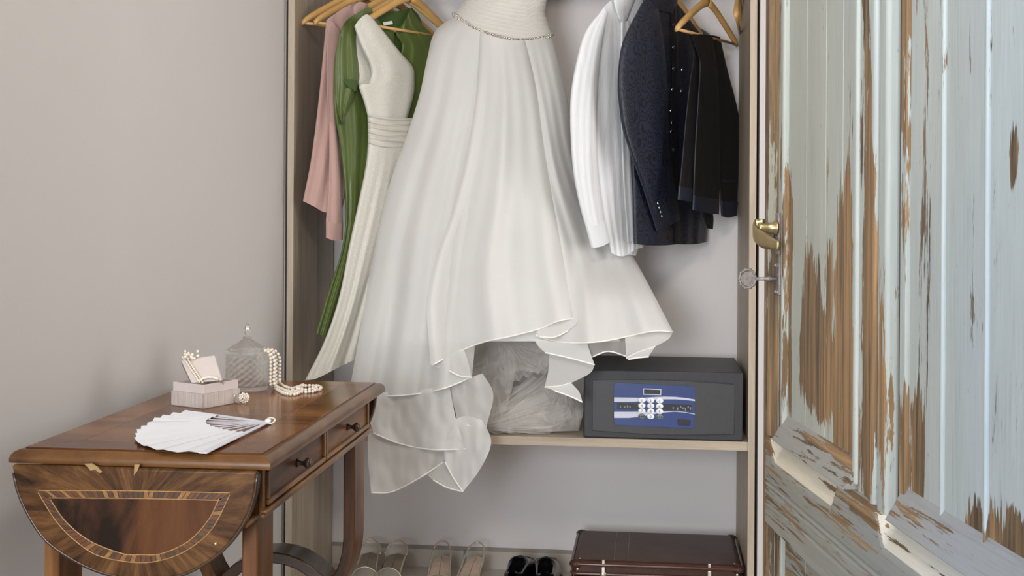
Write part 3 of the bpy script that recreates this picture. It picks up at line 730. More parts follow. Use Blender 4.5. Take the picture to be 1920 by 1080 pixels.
o = shell('waistband', M['cream_band'], t, bandL, bandR, [(689, 214), (712, 219), (745, 222), (782, 221)], [(690, 268), (712, 275), (738, 278), (768, 280)], cr, .036, .016, ((.0050, .25, 0, 5.5, 0), (.0022, -.5, 1, 8.5, 0)), nu=20, nv=60)
shell('skirt', M['cream'], t, [(690, 268), (686, 310), (672, 380), (655, 460), (635, 560), (608, 640), (572, 713)], [(768, 278), (758, 330), (738, 420), (715, 500), (696, 580), (684, 640), (678, 670)], [(690, 268), (712, 275), (738, 278), (768, 278)], [(572, 713), (595, 709), (625, 694), (655, 679), (678, 670)], cr, .045, .006, ((.012, 2.2, .8, .15, .8), (.004, 5, .2, .2, .6)), nu=34, nv=60)

# ------------------------------------------------------------------ bridal gown
ghx = PY(945, 0, RAILY).x
h = copy_tree(hproto); h.location = (ghx, RAILY, APEX); h.rotation_euler = (0, 0, R(6)); h.scale = (.5, 1, 1); tag(h, 'wooden hanger holding the bridal gown by its bodice', 'hanger', 'wooden hangers on the wardrobe rail')
gown = thing('bridal_gown', 'strapless ivory organza bridal gown with beaded belt and layered full skirt', 'gown', (ghx, RAILY, APEX - .1))
XLt = [(-140, 850), (0, 872), (28, 850), (60, 815), (110, 800), (180, 785), (260, 760), (330, 735), (440, 705), (560, 685), (660, 665), (745, 650), (930, 640)]
XRt = [(-140, 1050), (0, 1025), (25, 1022), (66, 1035), (170, 1062), (300, 1085), (485, 1190), (570, 1235), (622, 1262), (930, 1262)]
YCt = [(-140, 3.99), (60, 3.95), (300, 3.90), (480, 3.85), (640, 3.735), (760, 3.70), (930, 3.665)]
BUt = [(-140, .07), (60, .09), (300, .15), (480, .17), (640, .14), (760, .07), (930, .03)]
def gY(x, y):
    xl, xr = interp(XLt, y), interp(XRt, y); q = (x - (xl + xr) / 2) / ((xr - xl) / 2)
    k = max(0, min(1, (x - 1030) / 80)) * max(0, min(1, (570 - y) / 90)) * max(0, min(1, (y - 60) / 80))
    return interp(YCt, y) - interp(BUt, y) * math.sqrt(max(0, 1 - q * q)) + .11 * k * k * (3 - 2 * k)
def gplace(off, spec=(), edge=.0, crumple=0, seed=0, cs=(7, 3)):
    def f(x, y, u, v):
        c = crumple * noise.noise(Vector((x / 100 * cs[0], y / 100 * cs[1], seed))) if crumple else 0
        e = edge * (1 - max(0, 1 - (2 * u - 1) ** 2) ** .5)
        return PY(x, y, gY(x, y) - off - folds(spec, u, v) - c + e)
    return f
def gsheet(name, mat, L, Rr, T, B, off, spec=(), nu=40, nv=60, edge=0, crumple=0, seed=0, hem=True, cs=(7, 3)):
    pl = gplace(off, spec, edge, crumple, seed, cs); rows = coons(L, Rr, T, B, nu, nv)
    o = sheet(MB(), rows, pl).build(name, mat, gown, True)
    if hem:
        pts = [pl(x, y, i / nu, 1) for i, (x, y) in enumerate(rows[-1])]
        MB().tube(pts, .0022, 6).build('hem_binding', M['binding'], o, True)
    return o
# body of the dress: a closed volume under the sheer layers
rows = []
for j in range(49):
    y = lerp(40, 640, j / 48); xl, xr = interp(XLt, y) + 5, interp(XRt, y) - 5; row = []
    if y > 120: xr = min(xr, 1055 + max(0, y - 520) * .9)
    if y > 430: xl = max(xl, 712)
    for i in range(48):
        a = 2 * math.pi * i / 48; x = (xl + xr) / 2 - (xr - xl) / 2 * math.cos(a)
        b = interp(BUt, y) * abs(math.sin(a)); b = b * .9 + .012 * math.sin(9 * a + y * .006) * (y / 640)
        row.append(PY(x, y, min(interp(YCt, y) + (-b if math.sin(a) >= 0 else min(b, .09)) + .02, 4.2)))
    rows.append(row)
MB().grid(rows, True).build('underskirt', M['gown_lining'], gown, True)
# bodice
rows = []
for j in range(91):
    v = j / 90; row = []
    for i in range(56):
        a = 2 * math.pi * i / 56; u = (1 - math.cos(a)) / 2
        yb = interp([(0, 28), (.16, 45), (.38, 65), (.6, 76), (.82, 75), (1, 66)], u); yt = -100 + 30 * math.sin(u * math.pi * 2) ** 2
        y = lerp(yt, yb, v); xl, xr = interp(XLt, y), interp(XRt, y); x = lerp(xl, xr, u)
        pleat = .0042 * math.sin((y * .80 - x * .16) + 2 * noise.noise(Vector((x / 60, y / 60, 3))))
        b = (interp(BUt, y) * abs(math.sin(a)) + .006 + pleat) * (1 if math.sin(a) >= 0 else -.8)
        row.append(PY(x, y, interp(YCt, y) - b))
    rows.append(row)
bo = MB().grid(rows, True).build('bodice', M['bodice'], gown, True)
for x in (905, 985):      # hanging loops from the bodice to the hanger
    p = PY(x, -80, interp(YCt, -80)); MB().tube([p, Vector((p.x, RAILY - .004, APEX - .105)), Vector((p.x, RAILY + .004, APEX - .105)), p + Vector((0, .02, 0))], .0015, 6).build('hanging_loop', M['binding'], gown, True)
# beaded belt
bel = spline([(851, 27), (868, 40), (892, 55), (920, 66), (950, 74), (980, 76), (1010, 73), (1035, 65)], 52); mb = MB()
MB().tube([PY(p.x, p.y, gY(p.x, p.y) - .006) for p in bel], .006, 8).build('belt', M['bodice'], gown, True)
for p in bel:
    for dy in (-2.5, 2.5):
        mb.ball(PY(p.x + rnd.uniform(-1.5, 1.5), p.y + dy, gY(p.x, p.y) - .013), rnd.uniform(.0026, .0042), 6, 4)
mb.build('belt_beads', M['silver'], gown, True)
# left over-skirt
gsheet('skirt_layer', M['gown'], [(851, 30), (815, 60), (801, 110), (786, 180), (760, 262), (735, 332), (705, 440), (686, 560), (668, 660), (652, 752)], [(948, 76), (930, 200), (915, 340), (905, 470), (895, 600), (885, 706)], [(851, 30), (880, 50), (915, 66), (948, 76)], [(652, 752), (700, 744), (760, 741), (815, 733), (855, 720), (885, 706)], .02, ((.020, 2.6, .4, .12, 1.0), (.008, 5.2, 1.7, .2, .8)), edge=.015, crumple=.016, seed=1, cs=(1.3, .55))
# right over-skirt
gsheet('skirt_layer', M['gown'], [(960, 76), (985, 200), (1010, 340), (1030, 470), (1015, 560), (1004, 628)], [(1034, 67), (1060, 170), (1085, 300), (1130, 390), (1190, 486), (1235, 570), (1262, 622)], [(960, 76), (985, 76), (1010, 74), (1034, 67)], [(1004, 628), (1030, 638), (1075, 643), (1130, 640), (1180, 630), (1225, 621), (1262, 622)], .024, ((.018, 2.0, 2.2, .1, 1.0), (.007, 5.0, .3, .2, .8)), edge=.01, crumple=.016, seed=2, cs=(1.3, .55))
# front panel, in front of both
gsheet('skirt_layer', M['gown'], [(900, 60), (892, 180), (872, 300), (846, 400), (815, 490), (800, 570), (803, 630), (808, 686)], [(985, 76), (1010, 180), (1030, 300), (1048, 400), (1062, 480), (1076, 545), (1086, 597)], [(900, 60), (930, 70), (960, 76), (985, 76)], [(808, 686), (850, 664), (905, 642), (960, 630), (1010, 617), (1050, 601), (1086, 597)], .046, ((.022, 2.3, 1.2, .08, 1.1), (.008, 4.6, .1, .15, .8)), edge=.03, crumple=.020, seed=3, cs=(1.2, .5))
# turned-under hem of the front panel, left and right
gsheet('hem_turn', M['gown_sheer'], [(808, 686), (822, 690), (840, 694)], [(870, 655), (878, 680), (884, 708)], [(808, 686), (838, 668), (870, 655)], [(808, 687), (845, 701), (884, 708)], .028, nu=14, nv=10, crumple=.006, seed=4)
gsheet('hem_turn', M['gown_sheer'], [(1010, 617), (1008, 624), (1012, 632)], [(1086, 597), (1080, 608), (1065, 620)], [(1010, 617), (1050, 601), (1086, 597)], [(1012, 632), (1040, 632), (1065, 620)], .030, nu=14, nv=8, seed=5)
# rolled end of the right layer
gsheet('hem_turn', M['gown_sheer'], [(1172, 631), (1173, 650), (1174, 672)], [(1262, 622), (1253, 636), (1228, 650)], [(1172, 631), (1215, 622), (1262, 622)], [(1174, 674), (1195, 662), (1228, 650)], .008, nu=16, nv=10, seed=6)
gsheet('hem_turn', M['gown_sheer'], [(1174, 672), (1178, 674)], [(1228, 650), (1216, 669)], [(1174, 672), (1195, 660), (1228, 650)], [(1178, 676), (1195, 672), (1216, 669)], .020, nu=12, nv=6, seed=7)
gsheet('hem_turn', M['tulle'], [(1095, 636), (1100, 655), (1108, 670)], [(1180, 628), (1178, 650), (1174, 668)], [(1095, 636), (1135, 638), (1180, 628)], [(1108, 672), (1140, 660), (1174, 668)], .0, ((.006, 2, 0, 0, 0),), nu=14, nv=8, seed=8)
# zigzag ruffle over the safe
gsheet('ruffle', M['gown'], [(1000, 634), (1010, 650), (1022, 661)], [(1100, 641), (1108, 665), (1115, 684)], [(1000, 634), (1050, 642), (1100, 641)], [(1022, 661), (1070, 672), (1115, 684)], .022, nu=16, nv=10, seed=9)
gsheet('ruffle', M['gown_sheer'], [(1030, 662), (1028, 695), (1021, 726)], [(1115, 684), (1106, 700), (1071, 718)], [(1030, 662), (1072, 672), (1115, 684)], [(1021, 726), (1048, 724), (1071, 718)], .006, nu=16, nv=12, seed=10)
gsheet('ruffle', M['gown'], [(1021, 726), (1030, 729), (1040, 733)], [(1071, 718), (1086, 735), (1092, 754)], [(1021, 726), (1048, 724), (1071, 718)], [(1040, 733), (1066, 742), (1092, 754)], .02, nu=14, nv=10, seed=11)
# lower train, hanging over the front of the shelf
gsheet('train_layer', M['gown'], [(690, 735), (690, 775), (700, 812)], [(842, 722), (856, 790), (873, 842)], [(690, 735), (760, 735), (842, 722)], [(700, 812), (750, 832), (810, 843), (873, 842)], .012, ((.010, 1.6, .3, .1, .5),), nu=30, nv=24, crumple=.008, seed=12)
gsheet('train_layer', M['gown_sheer'], [(690, 800), (690, 860), (696, 924)], [(850, 790), (852, 830), (832, 866)], [(690, 800), (770, 800), (850, 790)], [(696, 924), (735, 922), (785, 897), (832, 866)], .0, ((.008, 1.5, 1.3, .1, .5),), nu=30, nv=24, crumple=.006, seed=13)
gsheet('train_layer', M['gown'], [(832, 800), (832, 840), (834, 866)], [(905, 788), (921, 830), (900, 880), (868, 922)], [(832, 800), (870, 780), (905, 788)], [(834, 866), (850, 896), (868, 922)], .004, ((.006, 1.0, .6, .1, .5),), nu=24, nv=24, crumple=.006, seed=14)
gsheet('train_layer', M['gown_sheer'], [(797, 884), (806, 895), (812, 900)], [(834, 866), (850, 894), (868, 922)], [(797, 884), (816, 876), (834, 866)], [(812, 900), (838, 914), (868, 922)], -.008, nu=14, nv=10, seed=15)
gsheet('train_layer', M['gown_sheer'], [(838, 728), (850, 760), (858, 790)], [(905, 700), (925, 740), (912, 800)], [(838, 728), (870, 712), (905, 700)], [(858, 790), (885, 800), (912, 800)], -.004, nu=18, nv=16, crumple=.008, seed=16)
# crumpled tulle petticoat resting on the shelf
tl = []
def tulle(L, Rr, T, B, Y0, Y1, amp, seed, mat='tulle'):
    rows = coons(L, Rr, T, B, 40, 34)
    def pl(x, y, u, v):
        c = amp * (noise.noise(Vector((x / 22, y / 40, seed))) + .5 * noise.noise(Vector((x / 9, y / 20, seed + 9))))
        q = PY(x, y, lerp(Y0, Y1, v) + c)
        q.z = max(q.z, ZS + .003); return q
    return sheet(MB(), rows, pl).build('tulle_petticoat', M[mat], gown, True)
tulle([(860, 650), (852, 720), (880, 790)], [(960, 640), (965, 700), (950, 770)], [(860, 650), (910, 640), (960, 640)], [(880, 790), (915, 780), (950, 770)], 3.80, 3.78, .03, 1)
tulle([(930, 636), (938, 670), (945, 705)], [(1040, 640), (1030, 680), (1010, 700)], [(930, 636), (985, 632), (1040, 640)], [(945, 705), (975, 695), (1010, 700)], 3.80, 3.79, .035, 2)
tulle([(900, 792), (950, 755), (1010, 715)], [(915, 806), (980, 808), (1085, 790)], [(900, 792), (906, 800), (915, 806)], [(1010, 715), (1060, 730), (1085, 790)], 3.76, 3.85, .03, 3)
tulle([(890, 800), (900, 806), (920, 812)], [(1092, 740), (1094, 770), (1085, 808)], [(890, 800), (980, 750), (1092, 740)], [(920, 812), (1000, 810), (1085, 808)], 3.90, 3.78, .03, 4)
tulle([(940, 735), (985, 745), (1010, 780)], [(1020, 715), (1060, 735), (1060, 800)], [(940, 735), (980, 720), (1020, 715)], [(1010, 780), (1035, 795), (1060, 800)], 3.84, 3.80, .04, 5)
tulle([(850, 640), (850, 700), (880, 760)], [(1100, 640), (1098, 700), (1090, 770)], [(850, 640), (980, 625), (1100, 640)], [(880, 760), (980, 770), (1090, 770)], 3.98, 3.95, .05, 6)
def streaks(o_, ends, Y0, Y1, seed, amp=.02):
    """net gathered at o_ and fanning out to the curve ends, with sharp radial creases"""
    e_ = spline(ends, 90); rows_ = []
    for j in range(26):
        v = j / 25; row = []
        for i, p in enumerate(e_):
            x, y = lerp(o_[0], p.x, v), lerp(o_[1], p.y, v)
            c = amp * (.25 + v) * (abs(noise.noise(Vector((i * .23, v * 1.3, seed)))) * 2 + .6 * abs(noise.noise(Vector((i * .6, v * 2, seed + 4)))) - .5)
            y += 16 * v * noise.noise(Vector((i * .16, v * 2.2, seed + 7)))
            q_ = PY(x, y, lerp(Y0, Y1, v) - c); q_.z = max(q_.z, ZS + .002 + .004 * abs(noise.noise(Vector((i * .3, v * 5, seed))))); row.append(q_)
        rows_.append(row)
    MB().grid(rows_).build('tulle_petticoat', M['tulle'], gown, True)
streaks((893, 800), [(1000, 700), (1050, 722), (1080, 750), (1088, 780), (1075, 806), (1000, 812)], 3.745, 3.84, 21, .03)
streaks((905, 806), [(1010, 735), (1060, 760), (1070, 790), (1020, 810), (960, 814)], 3.75, 3.80, 22, .025)
streaks((870, 700), [(900, 800), (935, 790), (950, 760), (960, 700), (940, 650)], 3.74, 3.86, 23, .02)
streaks((945, 640), [(930, 690), (960, 712), (1000, 705), (1030, 690), (1040, 650)], 3.74, 3.80, 24, .03)
streaks((1060, 716), [(1000, 770), (1030, 800), (1075, 800), (1092, 775), (1092, 745)], 3.76, 3.84, 25, .03)
for pts in ([(853, 783), (872, 792), (890, 799)], [(866, 818), (880, 808), (890, 799)], [(874, 766), (876, 785), (870, 790)]):
    MB().tube([PY(x, y, 3.672) for x, y in pts], .0018, 6).build('binding_strip', M['binding'], gown, True)

# ------------------------------------------------------------------ right end of the rail: shirt, jacket, trousers
sp_ = hang(1138, 'wooden hanger inside the white shirt', 1290, dz=.02)
jp = hang(1200, 'wooden hanger inside the navy jacket', 1320, dz=.02)
tp_ = hang(1268, 'wooden hanger carrying the folded black trousers', 1381, dz=.034)
hang(1380, 'bare wooden hanger between the trousers and the right oak side panel', a=.10)
# shirt
t = garment('dress_shirt', 'white cotton shirt hanging beside the navy jacket', 'shirt', sp_)
shell('body', M['shirt'], t, [(1113, 44), (1106, 140), (1112, 280), (1128, 390), (1146, 474)], [(1250, 40), (1240, 160), (1225, 300), (1215, 400), (1206, 464)], [(1113, 44), (1135, 10), (1165, -8), (1205, -6), (1250, 40)], [(1146, 474), (1160, 480), (1176, 478), (1192, 468), (1206, 464)], sp_, .022, 0.030, ((.004, 3, .4, .1, .5), (.002, 7, 1, .2, .4)), nu=40, nv=54, crumple=.006)
shell('tail', M['shirt'], t, [(1146, 440), (1147, 470), (1166, 482)], [(1200, 440), (1198, 462), (1192, 480)], [(1146, 440), (1172, 446), (1200, 440)], [(1166, 482), (1180, 478), (1192, 480)], sp_, .012, 0.018, ((.004, 3, 0, 0, 0),), nu=16, nv=10)
shell('sleeve', M['shirt'], t, [(1128, 18), (1098, 58), (1082, 110), (1070, 180), (1070, 260), (1076, 330), (1088, 390), (1098, 425)], [(1140, 24), (1130, 80), (1122, 160), (1120, 240), (1122, 310), (1128, 370), (1134, 412)], [(1128, 18), (1133, 16), (1140, 24)], [(1098, 425), (1116, 424), (1134, 412)], sp_, .034, 0.046, ((.003, 1.5, .6, .3, .3), (.0015, 4, .2, .9, .3)), nu=24, nv=54, crumple=.005, seed=3)
shell('cuff', M['shirt'], t, [(1097, 422), (1109, 465)], [(1134, 410), (1144, 454)], [(1097, 422), (1116, 422), (1134, 410)], [(1109, 465), (1128, 462), (1144, 454)], sp_, .028, 0.052, nu=16, nv=10)
shell('collar', M['shirt'], t, [(1150, -12), (1152, 10), (1160, 34)], [(1196, -14), (1186, 10), (1172, 46)], [(1150, -12), (1172, -20), (1196, -14)], [(1160, 34), (1166, 42), (1172, 46)], sp_, .012, 0.060, nu=14, nv=14)
shell('placket', M['shirt'], t, [(1164, 40), (1164, 200), (1168, 330), (1176, 454)], [(1180, 40), (1180, 200), (1184, 330), (1192, 452)], [(1164, 40), (1180, 40)], [(1176, 454), (1192, 452)], sp_, .004, 0.066, ((.003, 1, .5, .3, 0),), nu=8, nv=40)
# jacket
t = garment('suit_jacket', 'navy paisley jacquard jacket with stand collar and metal buttons', 'jacket', jp)
shell('body', M['navy'], t, [(1196, 40), (1186, 140), (1184, 260), (1186, 360), (1188, 457)], [(1262, 20), (1263, 120), (1262, 250), (1264, 360), (1270, 458)], [(1196, 40), (1206, 8), (1225, -12), (1245, -4), (1262, 20)], [(1188, 457), (1215, 460), (1245, 460), (1270, 458)], jp, .026, .0, ((.004, 2, .3, .1, .4),), nu=26, nv=44)
shell('front_panel', M['navy'], t, [(1258, 10), (1262, 120), (1261, 250), (1264, 360), (1268, 458)], [(1276, 14), (1312, 52), (1334, 76), (1338, 200), (1334, 340), (1324, 454)], [(1258, 10), (1266, 4), (1276, 14)], [(1268, 458), (1300, 458), (1324, 454)], jp, .018, -.004, ((.003, 3, .3, .1, .4),), nu=22, nv=44)
shell('sleeve', M['navy'], t, [(1203, 6), (1176, 58), (1164, 92), (1158, 150), (1161, 200), (1168, 245), (1186, 300), (1207, 360), (1232, 433)], [(1236, 20), (1247, 90), (1252, 170), (1254, 230), (1259, 290), (1267, 350), (1276, 412)], [(1203, 6), (1218, 2), (1236, 20)], [(1232, 433), (1254, 424), (1276, 412)], jp, .046, .014, ((.004, 1.2, .4, .3, .3),), nu=28, nv=54, crumple=.003)
shell('sleeve_vent', M['navy_p'], t, [(1188, 305), (1208, 362), (1231, 434)], [(1194, 304), (1215, 360), (1238, 430)], [(1188, 305), (1194, 304)], [(1231, 434), (1238, 430)], jp, .006, .045, nu=8, nv=24)
shell('collar', M['navy'], t, [(1206, -40), (1205, -6), (1208, 14)], [(1270, -44), (1274, -8), (1266, 26)], [(1206, -40), (1240, -50), (1270, -44)], [(1208, 14), (1236, 20), (1266, 26)], jp, .03, .004, nu=20, nv=14)
shell('front_edging', M['black_cloth'], t, [(1256, 10), (1260, 120), (1258, 250), (1260, 360), (1264, 457)], [(1268, 12), (1272, 120), (1270, 250), (1272, 360), (1276, 457)], [(1256, 10), (1268, 12)], [(1264, 457), (1276, 457)], jp, .004, .020, nu=8, nv=30)
def button(px, py, plane, off, r, parent, mat='button'):
    p = PP(px, py, plane, off); q = Vector((0, 0, 1)).rotation_difference(plane[1]).to_matrix()
    MB().lathe([(r * .9, 0), (r, r * .25), (r * .8, r * .55), (r * .35, r * .75), (r * .05, r * .8)], p, 12, q).build('button', M[mat], parent, True)
for x, y, m in ((1262, 47, 'button_dk'), (1262, 89, 'button'), (1262, 129, 'button'), (1260, 168, 'button'), (1257, 208, 'button'), (1259, 231, 'button'), (1258, 247, 'button'), (1278, 131, 'button'), (1277, 171, 'button'), (1262, 281, 'button_dk')):
    button(x, y, jp, .0265, .0062 if m == 'button' else .008, t, m)
for x, y in ((1233, 381), (1235.5, 389.5), (1238, 397.5), (1240.5, 405)): button(x, y, jp, .058, .0055, t)
# trousers, folded over the hanger bar
t = garment('dress_trousers', 'black trousers with turn-up cuffs folded over a hanger bar', 'trousers', tp_)
def leg(L, Rr, T, B, off, th, spec, seed, cuffL, cuffR):
    shell('trouser_leg', M['black_cloth'], t, L, Rr, T, B, tp_, th, off, spec, nu=22, nv=44, seed=seed)
    shell('cuff', M['navy_p'], t, [cuffL, B[0]], [cuffR, B[-1]], [cuffL, cuffR], [(x, y + 1) for x, y in B], tp_, th + .005, off + .002, nu=16, nv=8)
leg([(1352, 70), (1366, 130), (1384, 210), (1388, 262), (1385, 340), (1383, 404)][::1], [(1356, 72), (1368, 130), (1386, 210), (1389, 262), (1386, 340), (1384, 405)], [(1352, 70), (1356, 72)], [(1383, 404), (1384, 405)], -.03, .002, (), 0, (1383, 378), (1384, 378)) if False else None
leg([(1318, 66), (1326, 160), (1338, 260), (1348, 340), (1352, 405)], [(1350, 69), (1364, 130), (1384, 210), (1388, 262), (1384, 340), (1382, 404)], [(1318, 66), (1335, 66), (1350, 69)], [(1352, 405), (1366, 408), (1382, 404)], -.012, .016, ((.003, 1.5, .4, .1, .3),), 1, (1351, 377), (1384, 378))
leg([(1290, 65), (1300, 100), (1293, 150), (1284, 230), (1277, 310), (1270, 374)], [(1318, 66), (1322, 140), (1316, 240), (1308, 310), (1303, 380)], [(1290, 65), (1304, 64), (1318, 66)], [(1270, 374), (1286, 377), (1303, 380)], .004, .014, ((.004, 1.5, .4, .1, .3),), 2, (1272, 349), (1305, 355))
leg([(1294, 66), (1304, 92), (1311, 118), (1308, 180), (1303, 260), (1300, 330), (1298, 393)], [(1336, 67), (1346, 140), (1349, 230), (1350, 320), (1348, 402)], [(1294, 66), (1314, 64), (1336, 67)], [(1298, 393), (1322, 399), (1348, 402)], .022, .016, ((.004, 1.4, .2, .1, .3),), 3, (1299, 366), (1349, 374))
shell('waistband', M['black_cloth'], t, [(1316, 395), (1320, 410), (1326, 428)], [(1336, 395), (1338, 410), (1337, 430)], [(1316, 395), (1336, 395)], [(1326, 428), (1337, 430)], tp_, .008, -.02, nu=8, nv=8)
shell('pocket_welt', M['navy_p'], t, [(1352, 337), (1352, 341)], [(1382, 336), (1382, 341)], [(1352, 337), (1382, 336)], [(1352, 341), (1382, 341)], tp_, .002, .006, nu=8, nv=4)

# ------------------------------------------------------------------ safe on the shelf
M['safe'] = plain('charcoal_powder_coat', (.030, .031, .035), .5, .0, .45, .08, 60, .12, 900)
M['safe_door'] = plain('charcoal_door', (.042, .043, .046), .45, 0, .45, .06, 60, .1, 900)
M['blue'] = plain('blue_keypad_print', (.022, .045, .17), .35, var=.06)
M['stripe'] = plain('silver_stripe_print', (.55, .57, .66), .4)
M['key_white'] = plain('white_key', (.82, .83, .87), .4)
M['key_grey'] = plain('grey_key', (.14, .17, .20), .4)
M['ink'] = plain('black_ink', (.012, .012, .014), .4)
M['glyph'] = plain('grey_print', (.22, .22, .21), .5)
SY = YF + .006
a, b = PY(1094, 822, SY), PY(1393, 829, SY); topz = PY(1250, 696, SY).z
sx0, sx1, sz0, sz1 = a.x, b.x, ZS + .001, topz
sf = thing('electronic_safe', 'charcoal electronic safe with blue keypad standing on the oak shelf', 'safe', ((sx0 + sx1) / 2, SY + .17, ZS))
MB().box((sx0, SY, sz0), (sx1, SY + .375, sz1)).build('body', M['safe'], sf, bevel=.004, seg=3)
W_, H_ = sx1 - sx0, sz1 - sz0
def sp3(u, v, d=0): return (sx0 + W_ * u, SY - d, sz0 + H_ * v)
# door with gently bowed top and bottom edges
top = [(.055 + .89 * i / 20, .855 + .02 * math.sin(math.pi * i / 20) - .03 * (i / 20) ** 3) for i in range(21)]
bot = [(.945 - .89 * i / 20, .105 - .035 * math.sin(math.pi * i / 20)) for i in range(21)]
do = MB().prism([sp3(u, v, .0045) for u, v in top + bot], (0, .006, 0)).build('safe_door', M['safe_door'], sf, bevel=.0015)
MB().prism([sp3(u, v, .0006) for u, v in [(u - .004 if i < 3 else u, v + .012) for i, (u, v) in enumerate(top)] + [(u, v - .010) for u, v in bot]], (0, .002, 0)).build('door_gap', M['ink'], sf)
def su(px): return (px - 1094) / 299.
def sq(px, py):      # photo point on the safe front -> local fraction
    q = PY(px, py, SY - .005); return (q.x - sx0) / W_, (q.z - sz0) / H_
def spoly(pts, d, th=.0008):
    return MB().prism([sp3(*sq(x, y), d) for x, y in pts], (0, th, 0))
kp = spoly([(1153, 717), (1303, 725), (1302, 804), (1155, 797), (1151, 790), (1151, 722)], .0058, .002).build('keypad_panel', M['blue'], sf, bevel=.0006)
up = [(1151.5, 745), (1180, 745.5), (1205, 746), (1225, 744.5), (1245, 743.5), (1265, 744), (1285, 746), (1303, 749)]
lo = [(1303, 752), (1285, 749.8), (1265, 748.6), (1245, 748.6), (1225, 750), (1205, 752), (1180, 753.5), (1151.5, 753.5)]
spoly(up + lo, .0064).build('silver_stripe', M['stripe'], kp)
up = [(1151.5, 772), (1180, 772), (1205, 772), (1225, 773), (1245, 771.5), (1265, 770.5), (1285, 772.5), (1303, 776)]
lo = [(1303, 777.2), (1285, 773.6), (1265, 771.8), (1245, 773.4), (1225, 776.5), (1205, 780.5), (1180, 783.4), (1151.5, 783.4)]
spoly(up + lo, .0064).build('silver_stripe', M['stripe'], kp)
spoly([(1157, 755), (1201, 756), (1201, 768.5), (1157, 767.5)], .0063).build('instruction_strip', M['ink'], kp)
spoly([(1240, 757), (1297, 759), (1297, 770), (1262, 769), (1240, 769.5)], .0063).build('instruction_strip', M['ink'], kp)
for x0, y0 in ((1162, 761), (1170, 761.5), (1175.5, 759.5), (1180, 761), (1261, 763), (1269, 763.5), (1275, 761), (1279, 763.5), (1284, 764), (1289, 761.5), (1293, 763)):
    hgt = rnd.choice((3.2, 5.5)); spoly([(x0, y0), (x0 + 2.6, y0 + .1), (x0 + 2.6, y0 + hgt), (x0, y0 + hgt)], .0068).build('printed_symbol', M['glyph'], kp)
spoly([(1206, 728.2), (1240, 729.6), (1239.5, 741), (1206, 740)], .0066).build('display_frame', M['stripe'], kp)
spoly([(1207.5, 729.8), (1238.3, 731), (1238, 739.4), (1207.5, 738.4)], .0072).build('display', M['ink'], kp)
spoly([(1270.5, 786), (1295, 787.5), (1294, 798), (1271.5, 797)], .0068, .002).build('key_cover', M['ink'], kp, bevel=.0008)
dg = bpy.context.evaluated_depsgraph_get()
def glyph(ch, px, py, size, parent, d, mat='ink'):
    c = bpy.data.curves.new('digit', 'FONT'); c.body = ch; c.size = size; c.align_x = 'CENTER'; c.align_y = 'CENTER'; c.extrude = .0001
    o = bpy.data.objects.new('digit', c); COL.objects.link(o); bpy.context.view_layer.update()
    me = bpy.data.meshes.new_from_object(o.evaluated_get(bpy.context.evaluated_depsgraph_get())); bpy.data.objects.remove(o)
    me.name = 'digit'; me.materials.clear(); me.materials.append(M[mat])
    q = bpy.data.objects.new('digit', me); put(q, parent); q.location = sp3(*sq(px, py), d); q.rotation_euler = (math.pi / 2, 0, 0)
for r_ in range(4):
    for c_ in range(3):
        px, py = 1203.5 + 16.6 * c_, 750.3 + 10 * r_ + .55 * c_
        ch = [['1', '2', '3'], ['4', '5', '6'], ['7', '8', '9'], ['lock', '0', 'lock']][r_][c_]
        grey = r_ == 3 and c_ != 1
        k = MB().lathe([(.0108, 0), (.0108, .0012), (.0092, .0024), (.0001, .0027)], sp3(*sq(px, py), .0066), 20, Matrix.Rotation(R(90), 3, 'X') @ Matrix.Diagonal((1, .72, 1)).to_3x3()).build('key', M['key_grey' if grey else 'key_white'], kp, True)
        if ch != 'lock': glyph(ch, px, py, .0105, k, .0098)
        else:
            for dx in (-4, 0, 4): spoly([(px + dx - 1, py - 1.4), (px + dx + 1, py - 1.4), (px + dx + 1, py + 1.4), (px + dx - 1, py + 1.4)], .0098).build('key_mark', M['ink'], k)

# ------------------------------------------------------------------ suitcase
M['case'] = plain('oxblood_fibreboard', (.060, .025, .016), .42, 0, .3, .25, 14, .15, 120)
M['case_rim'] = plain('oxblood_rim', (.075, .026, .018), .25, 0, .6, .25, 30)
M['case_metal'] = plain('worn_nickel', (.62, .58, .50), .35, 1, var=.2)
zt = .172
p0, p1, p2, p3 = PZ(1071, 1050, zt), PZ(1391, 1063, zt), PZ(1380, 1003, zt), PZ(1086, 991, zt)
cx0, cx1 = (p0.x + p3.x) / 2, (p1.x + p2.x) / 2; cy0, cy1 = (p0.y + p1.y) / 2, (p2.y + p3.y) / 2
cx1 = min(cx1, XR - TH - .006)
sc = thing('suitcase', 'old oxblood brown suitcase with metal latches lying on the floor', 'suitcase', ((cx0 + cx1) / 2, (cy0 + cy1) / 2, 0))
MB().box((cx0 + .003, cy0 + .003, .002), (cx1 - .003, cy1 - .003, .122)).build('base_shell', M['case'], sc, bevel=.014, seg=4)
MB().box((cx0 + .003, cy0 + .003, .124), (cx1 - .003, cy1 - .003, zt)).build('lid', M['case'], sc, bevel=.014, seg=4)
def rim(z, r, name):
    pts = []; rr = .016
    for (x, y, a0) in ((cx1 - rr, cy0 + rr, -90), (cx1 - rr, cy1 - rr, 0), (cx0 + rr, cy1 - rr, 90), (cx0 + rr, cy0 + rr, 180)):
        for k in range(5):
            a = R(a0 + k * 22.5); pts.append((x + rr * math.cos(a), y + rr * math.sin(a), z))
    MB().tube(pts, r, 8, True).build(name, M['case_rim'], sc, True)
rim(.134, .005, 'rim_bead'); rim(zt - .010, .005, 'rim_bead'); rim(.118, .004, 'rim_bead')
